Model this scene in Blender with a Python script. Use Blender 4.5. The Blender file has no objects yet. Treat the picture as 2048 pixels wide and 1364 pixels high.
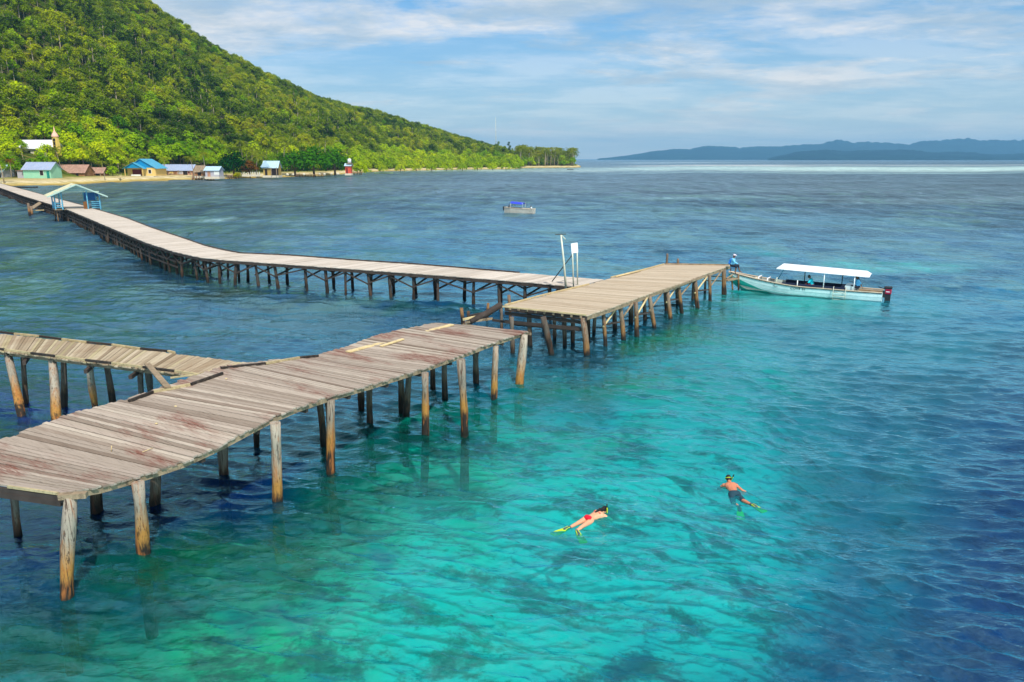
import bpy, bmesh, math, random
from mathutils import Vector, Matrix, noise as mnoise
S = bpy.context.scene
R = math.radians
random.seed(7)
# ------------------------------------------------------------------ camera, world, sun, exposure
F = 1500.0; CH = 10.0; PITCH = math.atan((682-318)/F)
cam_d = bpy.data.cameras.new('camera'); cam = bpy.data.objects.new('camera', cam_d)
S.collection.objects.link(cam); S.camera = cam
cam.location = (0, 0, CH); cam.rotation_euler = (math.pi/2-PITCH, 0, 0)
cam_d.sensor_width = 36; cam_d.lens = 36*F/2048; cam_d.clip_start = 0.1; cam_d.clip_end = 80000
S.view_settings.view_transform = 'Standard'; S.view_settings.look = 'None'
S.view_settings.exposure = EXPOSURE = 0.0; S.view_settings.gamma = 1
S.cycles.use_denoising = True
S.cycles.max_bounces = 8; S.cycles.transparent_max_bounces = 12; S.cycles.volume_bounces = 0
S.cycles.sample_clamp_indirect = 4; S.cycles.sample_clamp_direct = 1.3
SUN_EL, SUN_AZ = 52.0, 158.0          # azimuth clockwise from +Y (the view direction): high, behind the camera
sd = (math.cos(R(SUN_EL))*math.sin(R(SUN_AZ)), math.cos(R(SUN_EL))*math.cos(R(SUN_AZ)), math.sin(R(SUN_EL)))
sl = bpy.data.lights.new('sun', 'SUN'); sl.energy = 4.5; sl.angle = R(0.6); sl.color = (1.0, 0.95, 0.87)
so = bpy.data.objects.new('sun', sl); S.collection.objects.link(so)
so.rotation_euler = Vector(sd).to_track_quat('Z', 'Y').to_euler()

class NT:
    """small helper to write node trees"""
    def __init__(s, tree): s.t = tree; s.n = tree.nodes; s.l = tree.links
    def add(s, typ, ins=None, **kw):
        nd = s.n.new(typ)
        for k, v in kw.items(): setattr(nd, k, v)
        if ins:
            for k, v in ins.items():
                sk = nd.inputs[k]
                if isinstance(v, bpy.types.NodeSocket): s.l.new(v, sk)
                else: sk.default_value = v
        return nd
    def math(s, op, a, b=0.0, c=None, clamp=False):
        nd = s.add('ShaderNodeMath', {0: a, 1: b}, operation=op, use_clamp=clamp)
        if c is not None:
            if isinstance(c, bpy.types.NodeSocket): s.l.new(c, nd.inputs[2])
            else: nd.inputs[2].default_value = c
        return nd.outputs[0]
    def mix(s, f, a, b, blend='MIX'):
        nd = s.n.new('ShaderNodeMix'); nd.data_type = 'RGBA'; nd.blend_type = blend
        for k, v in ((0, f), (6, a), (7, b)):
            if isinstance(v, bpy.types.NodeSocket): s.l.new(v, nd.inputs[k])
            else: nd.inputs[k].default_value = v if k == 0 else (v[0], v[1], v[2], 1)
        return nd.outputs[2]
    def ramp(s, f, stops, interp='LINEAR'):
        nd = s.n.new('ShaderNodeValToRGB'); s.l.new(f, nd.inputs[0]); cr = nd.color_ramp; cr.interpolation = interp
        while len(cr.elements) < len(stops): cr.elements.new(0.5)
        for e, (p, c) in zip(cr.elements, stops):
            e.position = p
            e.color = (c[0], c[1], c[2], 1) if hasattr(c, '__len__') else (c, c, c, 1)
        return nd.outputs[0]
    def noise(s, vec, scale, detail=4, rough=0.5, dist=0.0):
        return s.add('ShaderNodeTexNoise', {'Vector': vec, 'Scale': scale, 'Detail': detail, 'Roughness': rough, 'Distortion': dist}).outputs[0]
    def mapping(s, vec, scale=(1, 1, 1), rot=(0, 0, 0), loc=(0, 0, 0)):
        return s.add('ShaderNodeMapping', {'Vector': vec, 'Scale': scale, 'Rotation': rot, 'Location': loc}).outputs[0]

W = bpy.data.worlds.new('World'); S.world = W; W.use_nodes = True
t = NT(W.node_tree); W.node_tree.nodes.clear()
sky = t.add('ShaderNodeTexSky', sky_type='NISHITA', sun_disc=False, sun_elevation=R(SUN_EL), sun_rotation=R(SUN_AZ), air_density=1.0, dust_density=0.6, ozone_density=2.0)
tc = t.add('ShaderNodeTexCoord').outputs['Generated']
sx = t.add('ShaderNodeSeparateXYZ', {0: tc})
zz = t.math('MAXIMUM', sx.outputs[2], 0.0)
den = t.math('ADD', zz, 0.10)
px = t.math('DIVIDE', sx.outputs[0], den); py = t.math('DIVIDE', sx.outputs[1], den)
pv = t.add('ShaderNodeCombineXYZ', {0: px, 1: py, 2: 0.0}).outputs[0]
m1 = t.mapping(pv, (0.62, 0.6, 1), (0, 0, R(-10)), (3.1, 1.7, 0))
n1 = t.noise(m1, 0.75, 7, 0.58, 0.6)
n2 = t.noise(t.mapping(pv, (1.1, 1.5, 1), (0, 0, R(-14)), (9.1, 0, 4)), 1.3, 8, 0.66, 0.3)
nn = t.math('ADD', t.math('MULTIPLY', n1, 0.6), t.math('MULTIPLY', n2, 0.4))
cov = t.ramp(nn, [(0.40, 0.0), (0.46, 0.5), (0.52, 0.85), (0.6, 1.0)])
low = t.ramp(zz, [(0.0, 0.95), (0.09, 0.6), (0.2, 0.1)])
cov2 = t.math('MAXIMUM', cov, low)
n3 = t.noise(t.mapping(pv, (0.8, 1.1, 1), (0, 0, R(-12)), (1.1, 5, 2)), 1.5, 8, 0.64, 0.2)
ccol = t.ramp(n3, [(0.30, (4.6, 6.3, 8.2)), (0.43, (5.8, 7.2, 8.5)), (0.51, (7.9, 8.6, 9.3)), (0.6, (10.6, 10.4, 10.3))])
lowc = t.ramp(zz, [(0.0, (9.2, 9.9, 9.6)), (0.06, (8.0, 9.1, 9.2)), (0.14, (6.9, 8.3, 9.0))])
ccol = t.mix(t.ramp(zz, [(0.0, 0.9), (0.13, 0.0)]), ccol, lowc)
skc = t.mix(1.0, sky.outputs[0], (0.55, 1.2, 1.6), 'MULTIPLY')
fin = t.mix(cov2, skc, ccol)
bg = t.add('ShaderNodeBackground', {'Color': fin, 'Strength': 0.088})
t.l.new(bg.outputs[0], t.add('ShaderNodeOutputWorld').inputs[0])

# ------------------------------------------------------------------ helpers
def ray(x, y):
    cx = (x-1024)/F; cy = -(y-682)/F
    return (cx, math.cos(PITCH)+cy*math.sin(PITCH), -math.sin(PITCH)+cy*math.cos(PITCH))
def at(x, y, z=0.0):                   # the point at height z that the photograph shows at pixel x, y
    r = ray(x, y); k = (z-CH)/r[2]; return Vector((r[0]*k, r[1]*k, z))
def aty(x, y, Y):                      # same, at depth Y
    r = ray(x, y); k = Y/r[1]; return Vector((r[0]*k, Y, CH+r[2]*k))
def lh(x, y, a, b):                    # same, on the upright plane through a and b
    r = ray(x, y); dx, dy = b[0]-a[0], b[1]-a[1]
    k = (a[0]*dy-a[1]*dx)/(r[0]*dy-r[1]*dx); return Vector((r[0]*k, r[1]*k, CH+r[2]*k))
def sr(c): return tuple((v/255/12.92 if v/255 <= .04045 else ((v/255+.055)/1.055)**2.4) for v in c)
def link(o): S.collection.objects.link(o); return o
class MB:
    def __init__(s): s.v = []; s.f = []; s.sm = []
    def poly(s, pts, smooth=False):
        b = len(s.v); s.v += [tuple(p) for p in pts]; s.f.append(tuple(range(b, b+len(pts)))); s.sm.append(smooth)
    def hexa(s, p):                    # 8 corners: 4 below, 4 above
        b = len(s.v); s.v += [tuple(q) for q in p]
        for q in ((3, 2, 1, 0), (4, 5, 6, 7), (0, 1, 5, 4), (1, 2, 6, 5), (2, 3, 7, 6), (3, 0, 4, 7)):
            s.f.append(tuple(b+i for i in q)); s.sm.append(False)
        return s
    def box(s, x0, x1, y0, y1, z0, z1, M=None):
        p = [Vector(q) for q in ((x0, y0, z0), (x1, y0, z0), (x1, y1, z0), (x0, y1, z0), (x0, y0, z1), (x1, y0, z1), (x1, y1, z1), (x0, y1, z1))]
        if M is not None: p = [M @ q for q in p]
        return s.hexa(p)
    def beam(s, a, b, w, h, up=(0, 0, 1)):  # a bar from a to b, w wide, h high
        a = Vector(a); b = Vector(b); d = (b-a).normalized(); u = Vector(up)
        sd_ = d.cross(u)
        if sd_.length < 1e-4: sd_ = d.cross(Vector((1, 0, 0)))
        sd_.normalize(); u = sd_.cross(d).normalized(); sd_ *= w/2; u *= h/2
        return s.hexa([a-sd_-u, a+sd_-u, b+sd_-u, b-sd_-u, a-sd_+u, a+sd_+u, b+sd_+u, b-sd_+u])
    def tube(s, pts, rad, n=8, smooth=True, caps=True, jit=0.0, sq=None):
        pts = [Vector(p) for p in pts]; rings = []
        if not hasattr(rad, '__len__'): rad = [rad]*len(pts)
        ref = None
        for i, p in enumerate(pts):
            d = (pts[min(i+1, len(pts)-1)]-pts[max(i-1, 0)]).normalized()
            if ref is None: ref = d.orthogonal().normalized()
            ref = (ref-d*ref.dot(d)).normalized(); bi = d.cross(ref)
            b = len(s.v); rings.append(b)
            for k in range(n):
                a = 2*math.pi*k/n; r = rad[i]*(1+random.uniform(-jit, jit))
                s.v.append(tuple(p+ref*math.cos(a)*r+bi*math.sin(a)*r))
        for i in range(len(pts)-1):
            for k in range(n):
                k2 = (k+1) % n
                s.f.append((rings[i]+k, rings[i]+k2, rings[i+1]+k2, rings[i+1]+k)); s.sm.append(smooth)
        if caps:
            s.f.append(tuple(rings[0]+k for k in reversed(range(n)))); s.sm.append(False)
            s.f.append(tuple(rings[-1]+k for k in range(n))); s.sm.append(False)
        return s
    def ball(s, c, r, nu=10, nv=7, M=None):
        c = Vector(c); r = Vector(r) if hasattr(r, '__len__') else Vector((r, r, r)); b = len(s.v)
        for i in range(nv+1):
            th = math.pi*i/nv
            for k in range(nu):
                a = 2*math.pi*k/nu
                p = Vector((r.x*math.sin(th)*math.cos(a), r.y*math.sin(th)*math.sin(a), r.z*math.cos(th)))
                if M is not None: p = M @ p
                s.v.append(tuple(c+p))
        for i in range(nv):
            for k in range(nu):
                k2 = (k+1) % nu
                s.f.append((b+i*nu+k, b+(i+1)*nu+k, b+(i+1)*nu+k2, b+i*nu+k2)); s.sm.append(True)
        return s
    def cap(s, a, b, ra, rb, n=10):     # tapered capsule
        a = Vector(a); b = Vector(b); d = (b-a); L = d.length
        d = d.normalized() if L > 1e-6 else Vector((0, 0, 1))
        pts = []; rr = []
        for k in range(4):
            t_ = math.pi/2*(k+0.15)/4; pts.append(a-d*ra*math.cos(t_)); rr.append(ra*math.sin(t_))
        pts.append(a); rr.append(ra); pts.append(b+d*1e-4); rr.append(rb)
        for k in range(4):
            t_ = math.pi/2*(1-(k+1)/4.15); pts.append(b+d*rb*math.cos(t_)); rr.append(rb*math.sin(t_))
        return s.tube(pts, rr, n)
    def mesh(s, name):
        me = bpy.data.meshes.new(name); me.from_pydata(s.v, [], s.f); me.polygons.foreach_set('use_smooth', s.sm); me.update(); return me
    def build(s, name, mat, parent=None, origin=None):
        me = s.mesh(name)
        if mat is not None: me.materials.append(mat)
        o = link(bpy.data.objects.new(name, me))
        if origin is not None:
            me.transform(Matrix.Translation(-Vector(origin))); o.location = origin
        if parent is not None:
            o.parent = parent
        return o
def local(mb, root):                    # world-space builder turned into the root's space
    I = root.matrix_basis.inverted(); mb.v = [tuple(I @ Vector(p)) for p in mb.v]; return mb
def tag(o, label=None, cat=None, group=None, kind=None):
    if label: o['label'] = label
    if cat: o['category'] = cat
    if group: o['group'] = group
    if kind: o['kind'] = kind
    return o
def empty(name, loc=(0, 0, 0), rz=0.0, scale=1.0):
    o = link(bpy.data.objects.new(name, None)); o.location = loc; o.rotation_euler = (0, 0, rz); o.scale = (scale,)*3
    o.empty_display_size = 0.3; return o
def copy_tree(o):
    c = link(o.copy())
    for ch in o.children:
        d = link(ch.copy()); d.parent = c
        for g in ch.children:
            e = link(g.copy()); e.parent = d
    return c
def remesh(o, vox, smooth=4):
    m = o.modifiers.new('remesh', 'REMESH'); m.mode = 'VOXEL'; m.voxel_size = vox; m.use_smooth_shade = True
    if smooth:
        m = o.modifiers.new('smooth', 'SMOOTH'); m.factor = 0.5; m.iterations = smooth
    return o

# ------------------------------------------------------------------ materials
MATS = {}
HAZE_D = 0.00009
def newmat(name):
    m = bpy.data.materials.new(name); m.use_nodes = True; m.node_tree.nodes.clear(); return m, NT(m.node_tree)
def out(t, sh): t.l.new(sh, t.add('ShaderNodeOutputMaterial').inputs[0])
def plain(name, col, rough=0.6, var=0.12, scale=3.0, metal=0.0, spec=0.4, bump=0.0, dirt=None):
    """paint, cloth or plastic with uneven tone"""
    if name in MATS: return MATS[name]
    m, t = newmat(name); g = t.add('ShaderNodeTexCoord').outputs['Object']
    n = t.noise(g, scale, 5, 0.6)
    c = t.mix(t.ramp(n, [(0.3, 0), (0.7, 1)]), tuple(v*(1-var) for v in col), tuple(min(1, v*(1+var)) for v in col))
    if dirt:
        n2 = t.noise(g, scale*2.3, 6, 0.7, 1.0)
        c = t.mix(t.ramp(n2, [(0.5, 0), (0.68, 0.8)]), c, dirt)
    p = t.add('ShaderNodeBsdfPrincipled', {'Base Color': c, 'Roughness': rough, 'Metallic': metal, 'Specular IOR Level': spec})
    if bump:
        b = t.add('ShaderNodeBump', {'Height': n, 'Strength': bump, 'Distance': 0.02}); t.l.new(b.outputs[0], p.inputs['Normal'])
    out(t, p.outputs[0]); MATS[name] = m; return m
def plankmat(name, stops, stain=(0.16, 0.055, 0.035), amt=0.5, along=(1, 0, 0), light=(0.55, 0.5, 0.46)):
    """weathered boards: tone by board, grain along the board, rusty stains in patches"""
    m, t = newmat(name); g = t.add('ShaderNodeTexCoord').outputs['Object']; geo = t.add('ShaderNodeNewGeometry')
    c = t.ramp(geo.outputs['Random Per Island'], stops)
    ang = math.atan2(along[1], along[0])
    gv = t.mapping(g, (0.6, 14, 6), (0, 0, 0)) if False else t.mapping(t.mapping(g, (1, 1, 1), (0, 0, -ang)), (0.9, 16, 4))
    gr = t.noise(gv, 1.5, 6, 0.7)
    c = t.mix(t.ramp(gr, [(0.34, 0.5), (0.46, 0.0)]), c, tuple(v*0.42 for v in stops[0][1]))
    c = t.mix(t.ramp(gr, [(0.56, 0.0), (0.74, 0.35)]), c, light)
    sv = t.mapping(t.mapping(g, (1, 1, 1), (0, 0, -ang)), (0.35, 0.9, 1))
    s1 = t.noise(sv, 0.9, 5, 0.62); s2 = t.noise(gv, 2.5, 5, 0.7)
    s_ = t.math('MULTIPLY', t.ramp(s1, [(0.5, 0), (0.62, 1)]), t.ramp(s2, [(0.38, 0), (0.54, 1)]))
    c = t.mix(t.math('MULTIPLY', s_, amt), c, stain)
    p = t.add('ShaderNodeBsdfPrincipled', {'Base Color': c, 'Roughness': 0.85, 'Specular IOR Level': 0.25})
    b = t.add('ShaderNodeBump', {'Height': gr, 'Strength': 0.5, 'Distance': 0.01}); t.l.new(b.outputs[0], p.inputs['Normal'])
    out(t, p.outputs[0]); return m
def postmat(name, top=(0.42, 0.36, 0.28), mid=(0.42, 0.20, 0.045), zmid=0.55):
    """round pile: bleached above, ochre and rusty lower down, black and wet at the waterline, weed below"""
    m, t = newmat(name); geo = t.add('ShaderNodeNewGeometry'); pos = geo.outputs['Position']
    z = t.add('ShaderNodeSeparateXYZ', {0: pos}).outputs[2]
    oi = t.add('ShaderNodeObjectInfo')
    gv = t.mapping(pos, (5, 5, 0.8)); n = t.noise(gv, 2.2, 6, 0.7, 0.6)
    zz = t.math('ADD', z, t.math('MULTIPLY', t.math('SUBTRACT', n, 0.5), 1.1))
    zz = t.math('ADD', zz, t.math('MULTIPLY', t.math('SUBTRACT', oi.outputs['Random'], 0.5), 0.7))
    tone = t.mix(oi.outputs['Random'], tuple(v*0.62 for v in top), top)
    c = t.mix(t.ramp(t.math('DIVIDE', zz, 3.0), [(zmid*0.5, 1), (zmid*0.95, 0)]), tone, mid)
    c = t.mix(t.ramp(t.math('DIVIDE', zz, 3.0), [(0.11, 1), (0.2, 0)]), c, (0.02, 0.016, 0.012))
    cr = t.ramp(t.noise(t.mapping(pos, (9, 9, 0.55)), 2.0, 5, 0.75, 1.2), [(0.40, 1), (0.47, 0)])
    c = t.mix(t.math('MULTIPLY', cr, 0.9), c, (0.045, 0.022, 0.014))
    rs = t.ramp(t.noise(t.mapping(pos, (4, 4, 0.5)), 1.6, 4, 0.6, 0.8), [(0.54, 0), (0.62, 0.75)])
    c = t.mix(t.math('MULTIPLY', rs, t.ramp(t.math('DIVIDE', z, 3.0), [(0.1, 1), (0.9, 0.35)])), c, tuple(v*0.9 for v in (mid[0], mid[1]*0.72, mid[2]*0.8)))
    c = t.mix(t.math('MULTIPLY', t.ramp(t.noise(pos, 14, 5, 0.7), [(0.55, 0), (0.7, 0.5)]), 1.0), c, (0.03, 0.025, 0.02))
    c = t.mix(t.ramp(t.math('ADD', z, 0.5), [(0.45, 1), (0.62, 0)]), c, (0.012, 0.012, 0.008))
    p = t.add('ShaderNodeBsdfPrincipled', {'Base Color': c, 'Roughness': 0.8, 'Specular IOR Level': 0.3})
    b = t.add('ShaderNodeBump', {'Height': n, 'Strength': 0.8, 'Distance': 0.03}); t.l.new(b.outputs[0], p.inputs['Normal'])
    out(t, p.outputs[0]); return m
def leafmat(name, cols, sat=1.0):
    m, t = newmat(name); geo = t.add('ShaderNodeNewGeometry'); oi = t.add('ShaderNodeObjectInfo')
    nz = t.noise(geo.outputs['Position'], 0.022, 5, 0.6)
    f = t.math('ADD', t.math('MULTIPLY', oi.outputs['Random'], 0.48), t.math('MULTIPLY', t.ramp(nz, [(0.35, 0), (0.65, 1)]), 0.42))
    f = t.math('ADD', f, t.math('MULTIPLY', geo.outputs['Random Per Island'], 0.12))
    c = t.ramp(f, cols)
    d = t.add('ShaderNodeBsdfDiffuse', {'Color': c}); tr = t.add('ShaderNodeBsdfTranslucent', {'Color': t.mix(1.0, c, (1.2, 1.25, 0.5), 'MULTIPLY')})
    out(t, t.add('ShaderNodeMixShader', {0: 0.3, 1: d.outputs[0], 2: tr.outputs[0]}).outputs[0]); return m
# ------------------------------------------------------------------ water: colour by depth, bottom and painted pier shade, kept as world-space patches
import numpy as np
def grid_polar(name, radii, angs, zf, mat, wave=None):
    rr = np.array(radii); aa = np.array(angs); Rg, Ag = np.meshgrid(rr, aa, indexing='ij')
    X = Rg*np.sin(Ag); Y = Rg*np.cos(Ag); Z = zf(X, Y)
    flat = np.stack([X, Y, Z], -1).reshape(-1, 3); n, m = Rg.shape; v = flat
    if wave: v = flat+wave(flat)
    i = (np.arange(n-1)[:, None]*m + np.arange(m-1)[None, :]).reshape(-1)
    f = np.stack([i, i+1, i+m+1, i+m], -1).astype(np.int32)
    me = bpy.data.meshes.new(name); me.vertices.add(len(v)); me.vertices.foreach_set('co', v.astype(np.float32).ravel())
    me.loops.add(len(f)*4); me.loops.foreach_set('vertex_index', f.ravel()); me.polygons.add(len(f))
    me.polygons.foreach_set('loop_start', np.arange(0, len(f)*4, 4, dtype=np.int32)); me.update(calc_edges=True); me.validate()
    me.polygons.foreach_set('use_smooth', np.ones(len(me.polygons), bool)); me.materials.append(mat); me.update()
    return link(bpy.data.objects.new(name, me)), flat
_rs = np.random.RandomState(3); NW = 130
_lam = np.exp(_rs.uniform(math.log(.22), math.log(24), NW)); _dir = R(14)+_rs.normal(0, .36, NW)*(1.15-.35*np.clip(np.log(_lam)/3, 0, 1)); _ph = _rs.uniform(0, 6.28, NW)
def waves(v):
    """wind waves summed from many small trains; trains finer than the mesh fade out with distance"""
    X, Y = v[:, 0], v[:, 1]; D = np.hypot(X, Y); cell = np.maximum(D*0.0047, .04); o = np.zeros_like(v)
    gust = 1+.35*np.sin(X*.11+1.3*np.sin(Y*.07))*np.sin(Y*.09+X*.03)
    for l, d, ph in zip(_lam, _dir, _ph):
        k = 2*math.pi/l; kx, ky = math.sin(d), math.cos(d); sl_ = .062*(1 if l < .65 else max(.2, (.65/l)**1.05))
        amp = sl_/k*np.clip((l/cell-2.4)/1.5, 0, 1)*gust*np.clip((1500-D)/900, 0, 1)
        a = k*(kx*X+ky*Y)+ph+.35*np.sin(X*.37*1.6/l+ph*3); c_, s_ = np.cos(a), np.sin(a)
        o[:, 2] += amp*c_; o[:, 0] -= .8*amp*kx*s_; o[:, 1] -= .8*amp*ky*s_
    return o
def warp(X, Y):
    L = np.maximum(np.hypot(X, Y), 1)*0.055
    dx = L*(np.sin(Y/L*0.9+1.3*np.sin(X/L*0.5))+0.5*np.sin(X/L*2.1+Y/L*1.3+2)+0.3*np.sin(Y/L*4.3-X/L*2.2))
    dy = L*(np.sin(X/L*0.8+1.7+np.sin(Y/L*0.6))+0.5*np.sin(Y/L*1.9-X/L*1.1+1)+0.3*np.sin(X/L*4.7+Y/L*1.6+.6))
    return X+dx*0.75, Y+dy*0.75
# centre x, y and half sizes as read from the photograph (turned at once into patches of the sea, in metres), colour, weight
PATCH = [
 (1850, 1330, 520, 260, (0, 62, 108), 1.0), (2060, 950, 260, 330, (0, 60, 112), 0.9), (1980, 720, 330, 90, (4, 84, 114), 0.85), (2150, 1200, 300, 300, (0, 38, 94), 1.0),
 (2250, 640, 300, 90, (16, 98, 138), 0.8), (1650, 690, 300, 45, (10, 130, 148), 0.8),
 (1250, 900, 420, 190, (0, 164, 176), 1.0), (1000, 1150, 480, 240, (0, 186, 174), 1.0), (1400, 760, 260, 80, (0, 160, 164), 0.9),
 (1330, 1200, 300, 170, (0, 170, 178), 0.9), (1560, 1010, 190, 170, (0, 160, 176), 0.9), (700, 1310, 520, 110, (0, 192, 164), 1.0), (300, 1330, 420, 100, (0, 150, 118), 1.0),
 (480, 1110, 260, 110, (0, 168, 112), 1.0), (720, 960, 200, 80, (0, 146, 100), 0.95), (930, 840, 150, 50, (0, 170, 140), 0.9), (560, 1010, 150, 50, (0, 120, 84), 0.6),
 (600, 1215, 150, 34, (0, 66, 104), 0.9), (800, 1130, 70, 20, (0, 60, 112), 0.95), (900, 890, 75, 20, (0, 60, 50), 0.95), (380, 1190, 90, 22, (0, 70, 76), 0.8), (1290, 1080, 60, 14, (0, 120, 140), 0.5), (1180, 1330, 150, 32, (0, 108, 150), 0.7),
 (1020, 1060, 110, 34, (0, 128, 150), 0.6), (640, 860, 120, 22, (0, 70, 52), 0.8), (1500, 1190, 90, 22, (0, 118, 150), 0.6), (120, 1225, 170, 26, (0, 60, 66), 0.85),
 (1160, 770, 130, 22, (0, 138, 84), 0.85), (1300, 690, 140, 20, (0, 140, 92), 0.85), (1400, 645, 90, 13, (0, 142, 110), 0.8), (1330, 830, 120, 30, (0, 150, 140), 0.5),
 (300, 960, 420, 90, (0, 22, 96), 1.0), (80, 1060, 240, 80, (0, 22, 90), 1.0), (760, 800, 190, 34, (0, 44, 98), 0.9), (1060, 700, 120, 22, (14, 66, 96), 0.8), (560, 915, 170, 30, (4, 40, 104), 0.9),  # navy under the near pier: its shade painted into the water colour
 (120, 800, 230, 40, (26, 36, 122), 0.9), (330, 745, 130, 22, (18, 82, 126), 0.6), (40, 872, 80, 18, (16, 52, 30), 0.8),
 (480, 580, 90, 6, (50, 66, 20), 0.8), (590, 606, 90, 6, (48, 62, 20), 0.75), (740, 618, 70, 7, (28, 80, 44), 0.7), (860, 632, 60, 7, (20, 86, 60), 0.7), (430, 578, 40, 6, (44, 52, 18), 0.6), (150, 462, 40, 4, (90, 88, 60), 0.6),
 (330, 640, 420, 40, (28, 66, 106), 0.85), (100, 560, 260, 40, (30, 70, 110), 0.85), (130, 620, 160, 12, (60, 122, 130), 0.5), (300, 660, 90, 8, (72, 124, 122), 0.45),
 (1620, 606, 230, 34, (0, 172, 160), 1.0), (1800, 528, 110, 12, (70, 178, 168), 0.8), (560, 800, 60, 10, (6, 50, 110), 0.0), (1500, 505, 100, 9, (60, 150, 150), 0.6), (1480, 480, 90, 6, (60, 130, 145), 0.5), (1500, 620, 80, 12, (0, 160, 146), 0.9),
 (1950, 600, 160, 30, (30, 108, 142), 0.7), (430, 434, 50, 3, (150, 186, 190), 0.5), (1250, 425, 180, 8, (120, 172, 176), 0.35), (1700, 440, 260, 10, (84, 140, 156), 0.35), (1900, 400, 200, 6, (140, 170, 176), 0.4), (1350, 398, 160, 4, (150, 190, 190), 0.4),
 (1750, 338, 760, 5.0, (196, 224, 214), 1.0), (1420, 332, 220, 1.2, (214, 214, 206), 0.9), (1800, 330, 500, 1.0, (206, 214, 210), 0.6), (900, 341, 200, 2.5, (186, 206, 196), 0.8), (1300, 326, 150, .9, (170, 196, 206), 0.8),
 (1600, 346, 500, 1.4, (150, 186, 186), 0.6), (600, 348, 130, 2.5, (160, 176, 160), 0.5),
]
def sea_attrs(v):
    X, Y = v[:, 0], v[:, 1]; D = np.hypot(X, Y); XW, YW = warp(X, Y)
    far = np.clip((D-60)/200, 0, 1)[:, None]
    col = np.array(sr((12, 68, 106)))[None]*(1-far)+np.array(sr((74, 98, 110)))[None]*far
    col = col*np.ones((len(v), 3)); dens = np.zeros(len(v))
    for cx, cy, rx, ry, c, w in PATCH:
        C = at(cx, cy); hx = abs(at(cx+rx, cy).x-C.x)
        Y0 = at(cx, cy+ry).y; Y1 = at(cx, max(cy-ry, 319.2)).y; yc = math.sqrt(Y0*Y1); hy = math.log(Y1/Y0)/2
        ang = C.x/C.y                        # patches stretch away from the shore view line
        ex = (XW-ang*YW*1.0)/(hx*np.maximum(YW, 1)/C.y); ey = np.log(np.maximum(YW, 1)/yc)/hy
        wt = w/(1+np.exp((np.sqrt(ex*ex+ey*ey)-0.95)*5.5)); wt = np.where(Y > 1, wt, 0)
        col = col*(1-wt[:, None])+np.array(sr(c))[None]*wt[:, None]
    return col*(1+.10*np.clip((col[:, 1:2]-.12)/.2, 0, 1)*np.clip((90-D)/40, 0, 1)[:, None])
radii = [2.0]
while radii[-1] < 60000: r_ = radii[-1]; radii.append(r_+(.25 if r_ < 12.5 else r_*.0047 if r_ < 170 else r_*min(.03, .0047+(r_-170)*.00004)))
angs = np.concatenate([np.linspace(-math.pi, -R(37), 50)[:-1], np.linspace(-R(37), R(37), 1060), np.linspace(R(37), math.pi, 50)[1:]])
mw, t = newmat('sea_water')
atn = t.add('ShaderNodeAttribute', attribute_name='tint'); at_ = atn.outputs['Color']
pos = t.add('ShaderNodeNewGeometry').outputs['Position']
dist = t.add('ShaderNodeVectorMath', {0: pos}, operation='LENGTH').outputs['Value']
nearf = t.ramp(t.math('DIVIDE', dist, 100.0), [(0.12, 1), (0.55, 0.5), (1.0, 0.0)])
pm = t.mapping(pos, (1, 1.5, 1), (0, 0, R(12)))
reef = t.ramp(t.noise(pm, 0.32, 7, 0.66, 0.2), [(0.54, 0), (0.60, 1)])
reef2 = t.ramp(t.noise(t.mapping(pos, (1, 1.8, 1), (0, 0, R(25)), (7, 3, 0)), 1.1, 6, 0.7, 0.3), [(0.6, 0), (0.66, 1)])
rf = t.math('MULTIPLY', t.math('MAXIMUM', t.math('MULTIPLY', reef, 0.34), t.math('MULTIPLY', reef2, 0.38)), nearf)
c = t.mix(rf, at_, t.mix(1.0, at_, (0.3, 0.36, 0.62), 'MULTIPLY'))
lt = t.ramp(t.noise(t.mapping(pos, (1, 2.2, 1), (0, 0, R(-8)), (2, 9, 0)), 0.7, 6, 0.7, 1.0), [(0.5, 0), (0.68, 1)])
c = t.mix(t.math('MULTIPLY', lt, 0.18), c, t.mix(1.0, c, (1.4, 1.35, 1.2), 'MULTIPLY'))
big = t.noise(t.mapping(pos, (0.35, 1.0, 1), (0, 0, R(-6))), 0.035, 6, 0.62, 0.8)
bigf = t.ramp(big, [(0.36, 0.72), (0.5, 1.0), (0.64, 1.35)])
c = t.mix(t.ramp(t.math('DIVIDE', dist, 100.0), [(0.3, 0), (0.8, 1)]), c, t.mix(1.0, c, bigf, 'MULTIPLY'))
midf = t.ramp(t.math('DIVIDE', dist, 400.0), [(0.07, 0), (0.13, 1), (0.5, 1), (0.9, 0.2)])
mp = t.noise(t.mapping(pos, (0.10, 0.05, 1), (0, 0, R(-12)), (4, 2, 0)), 1.0, 7, 0.66, 0.4)
wide = t.math('SUBTRACT', 1.0, t.math('MULTIPLY', atn.outputs['Alpha'], 1.0), clamp=True)
c = t.mix(t.math('MULTIPLY', t.math('MULTIPLY', t.ramp(mp, [(0.5, 0), (0.58, 0.75)]), midf), wide), c, sr((84, 120, 116)))
c = t.mix(t.math('MULTIPLY', t.math('MULTIPLY', t.ramp(mp, [(0.40, 0.6), (0.47, 0)]), midf), wide), c, sr((44, 66, 70)))
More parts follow.
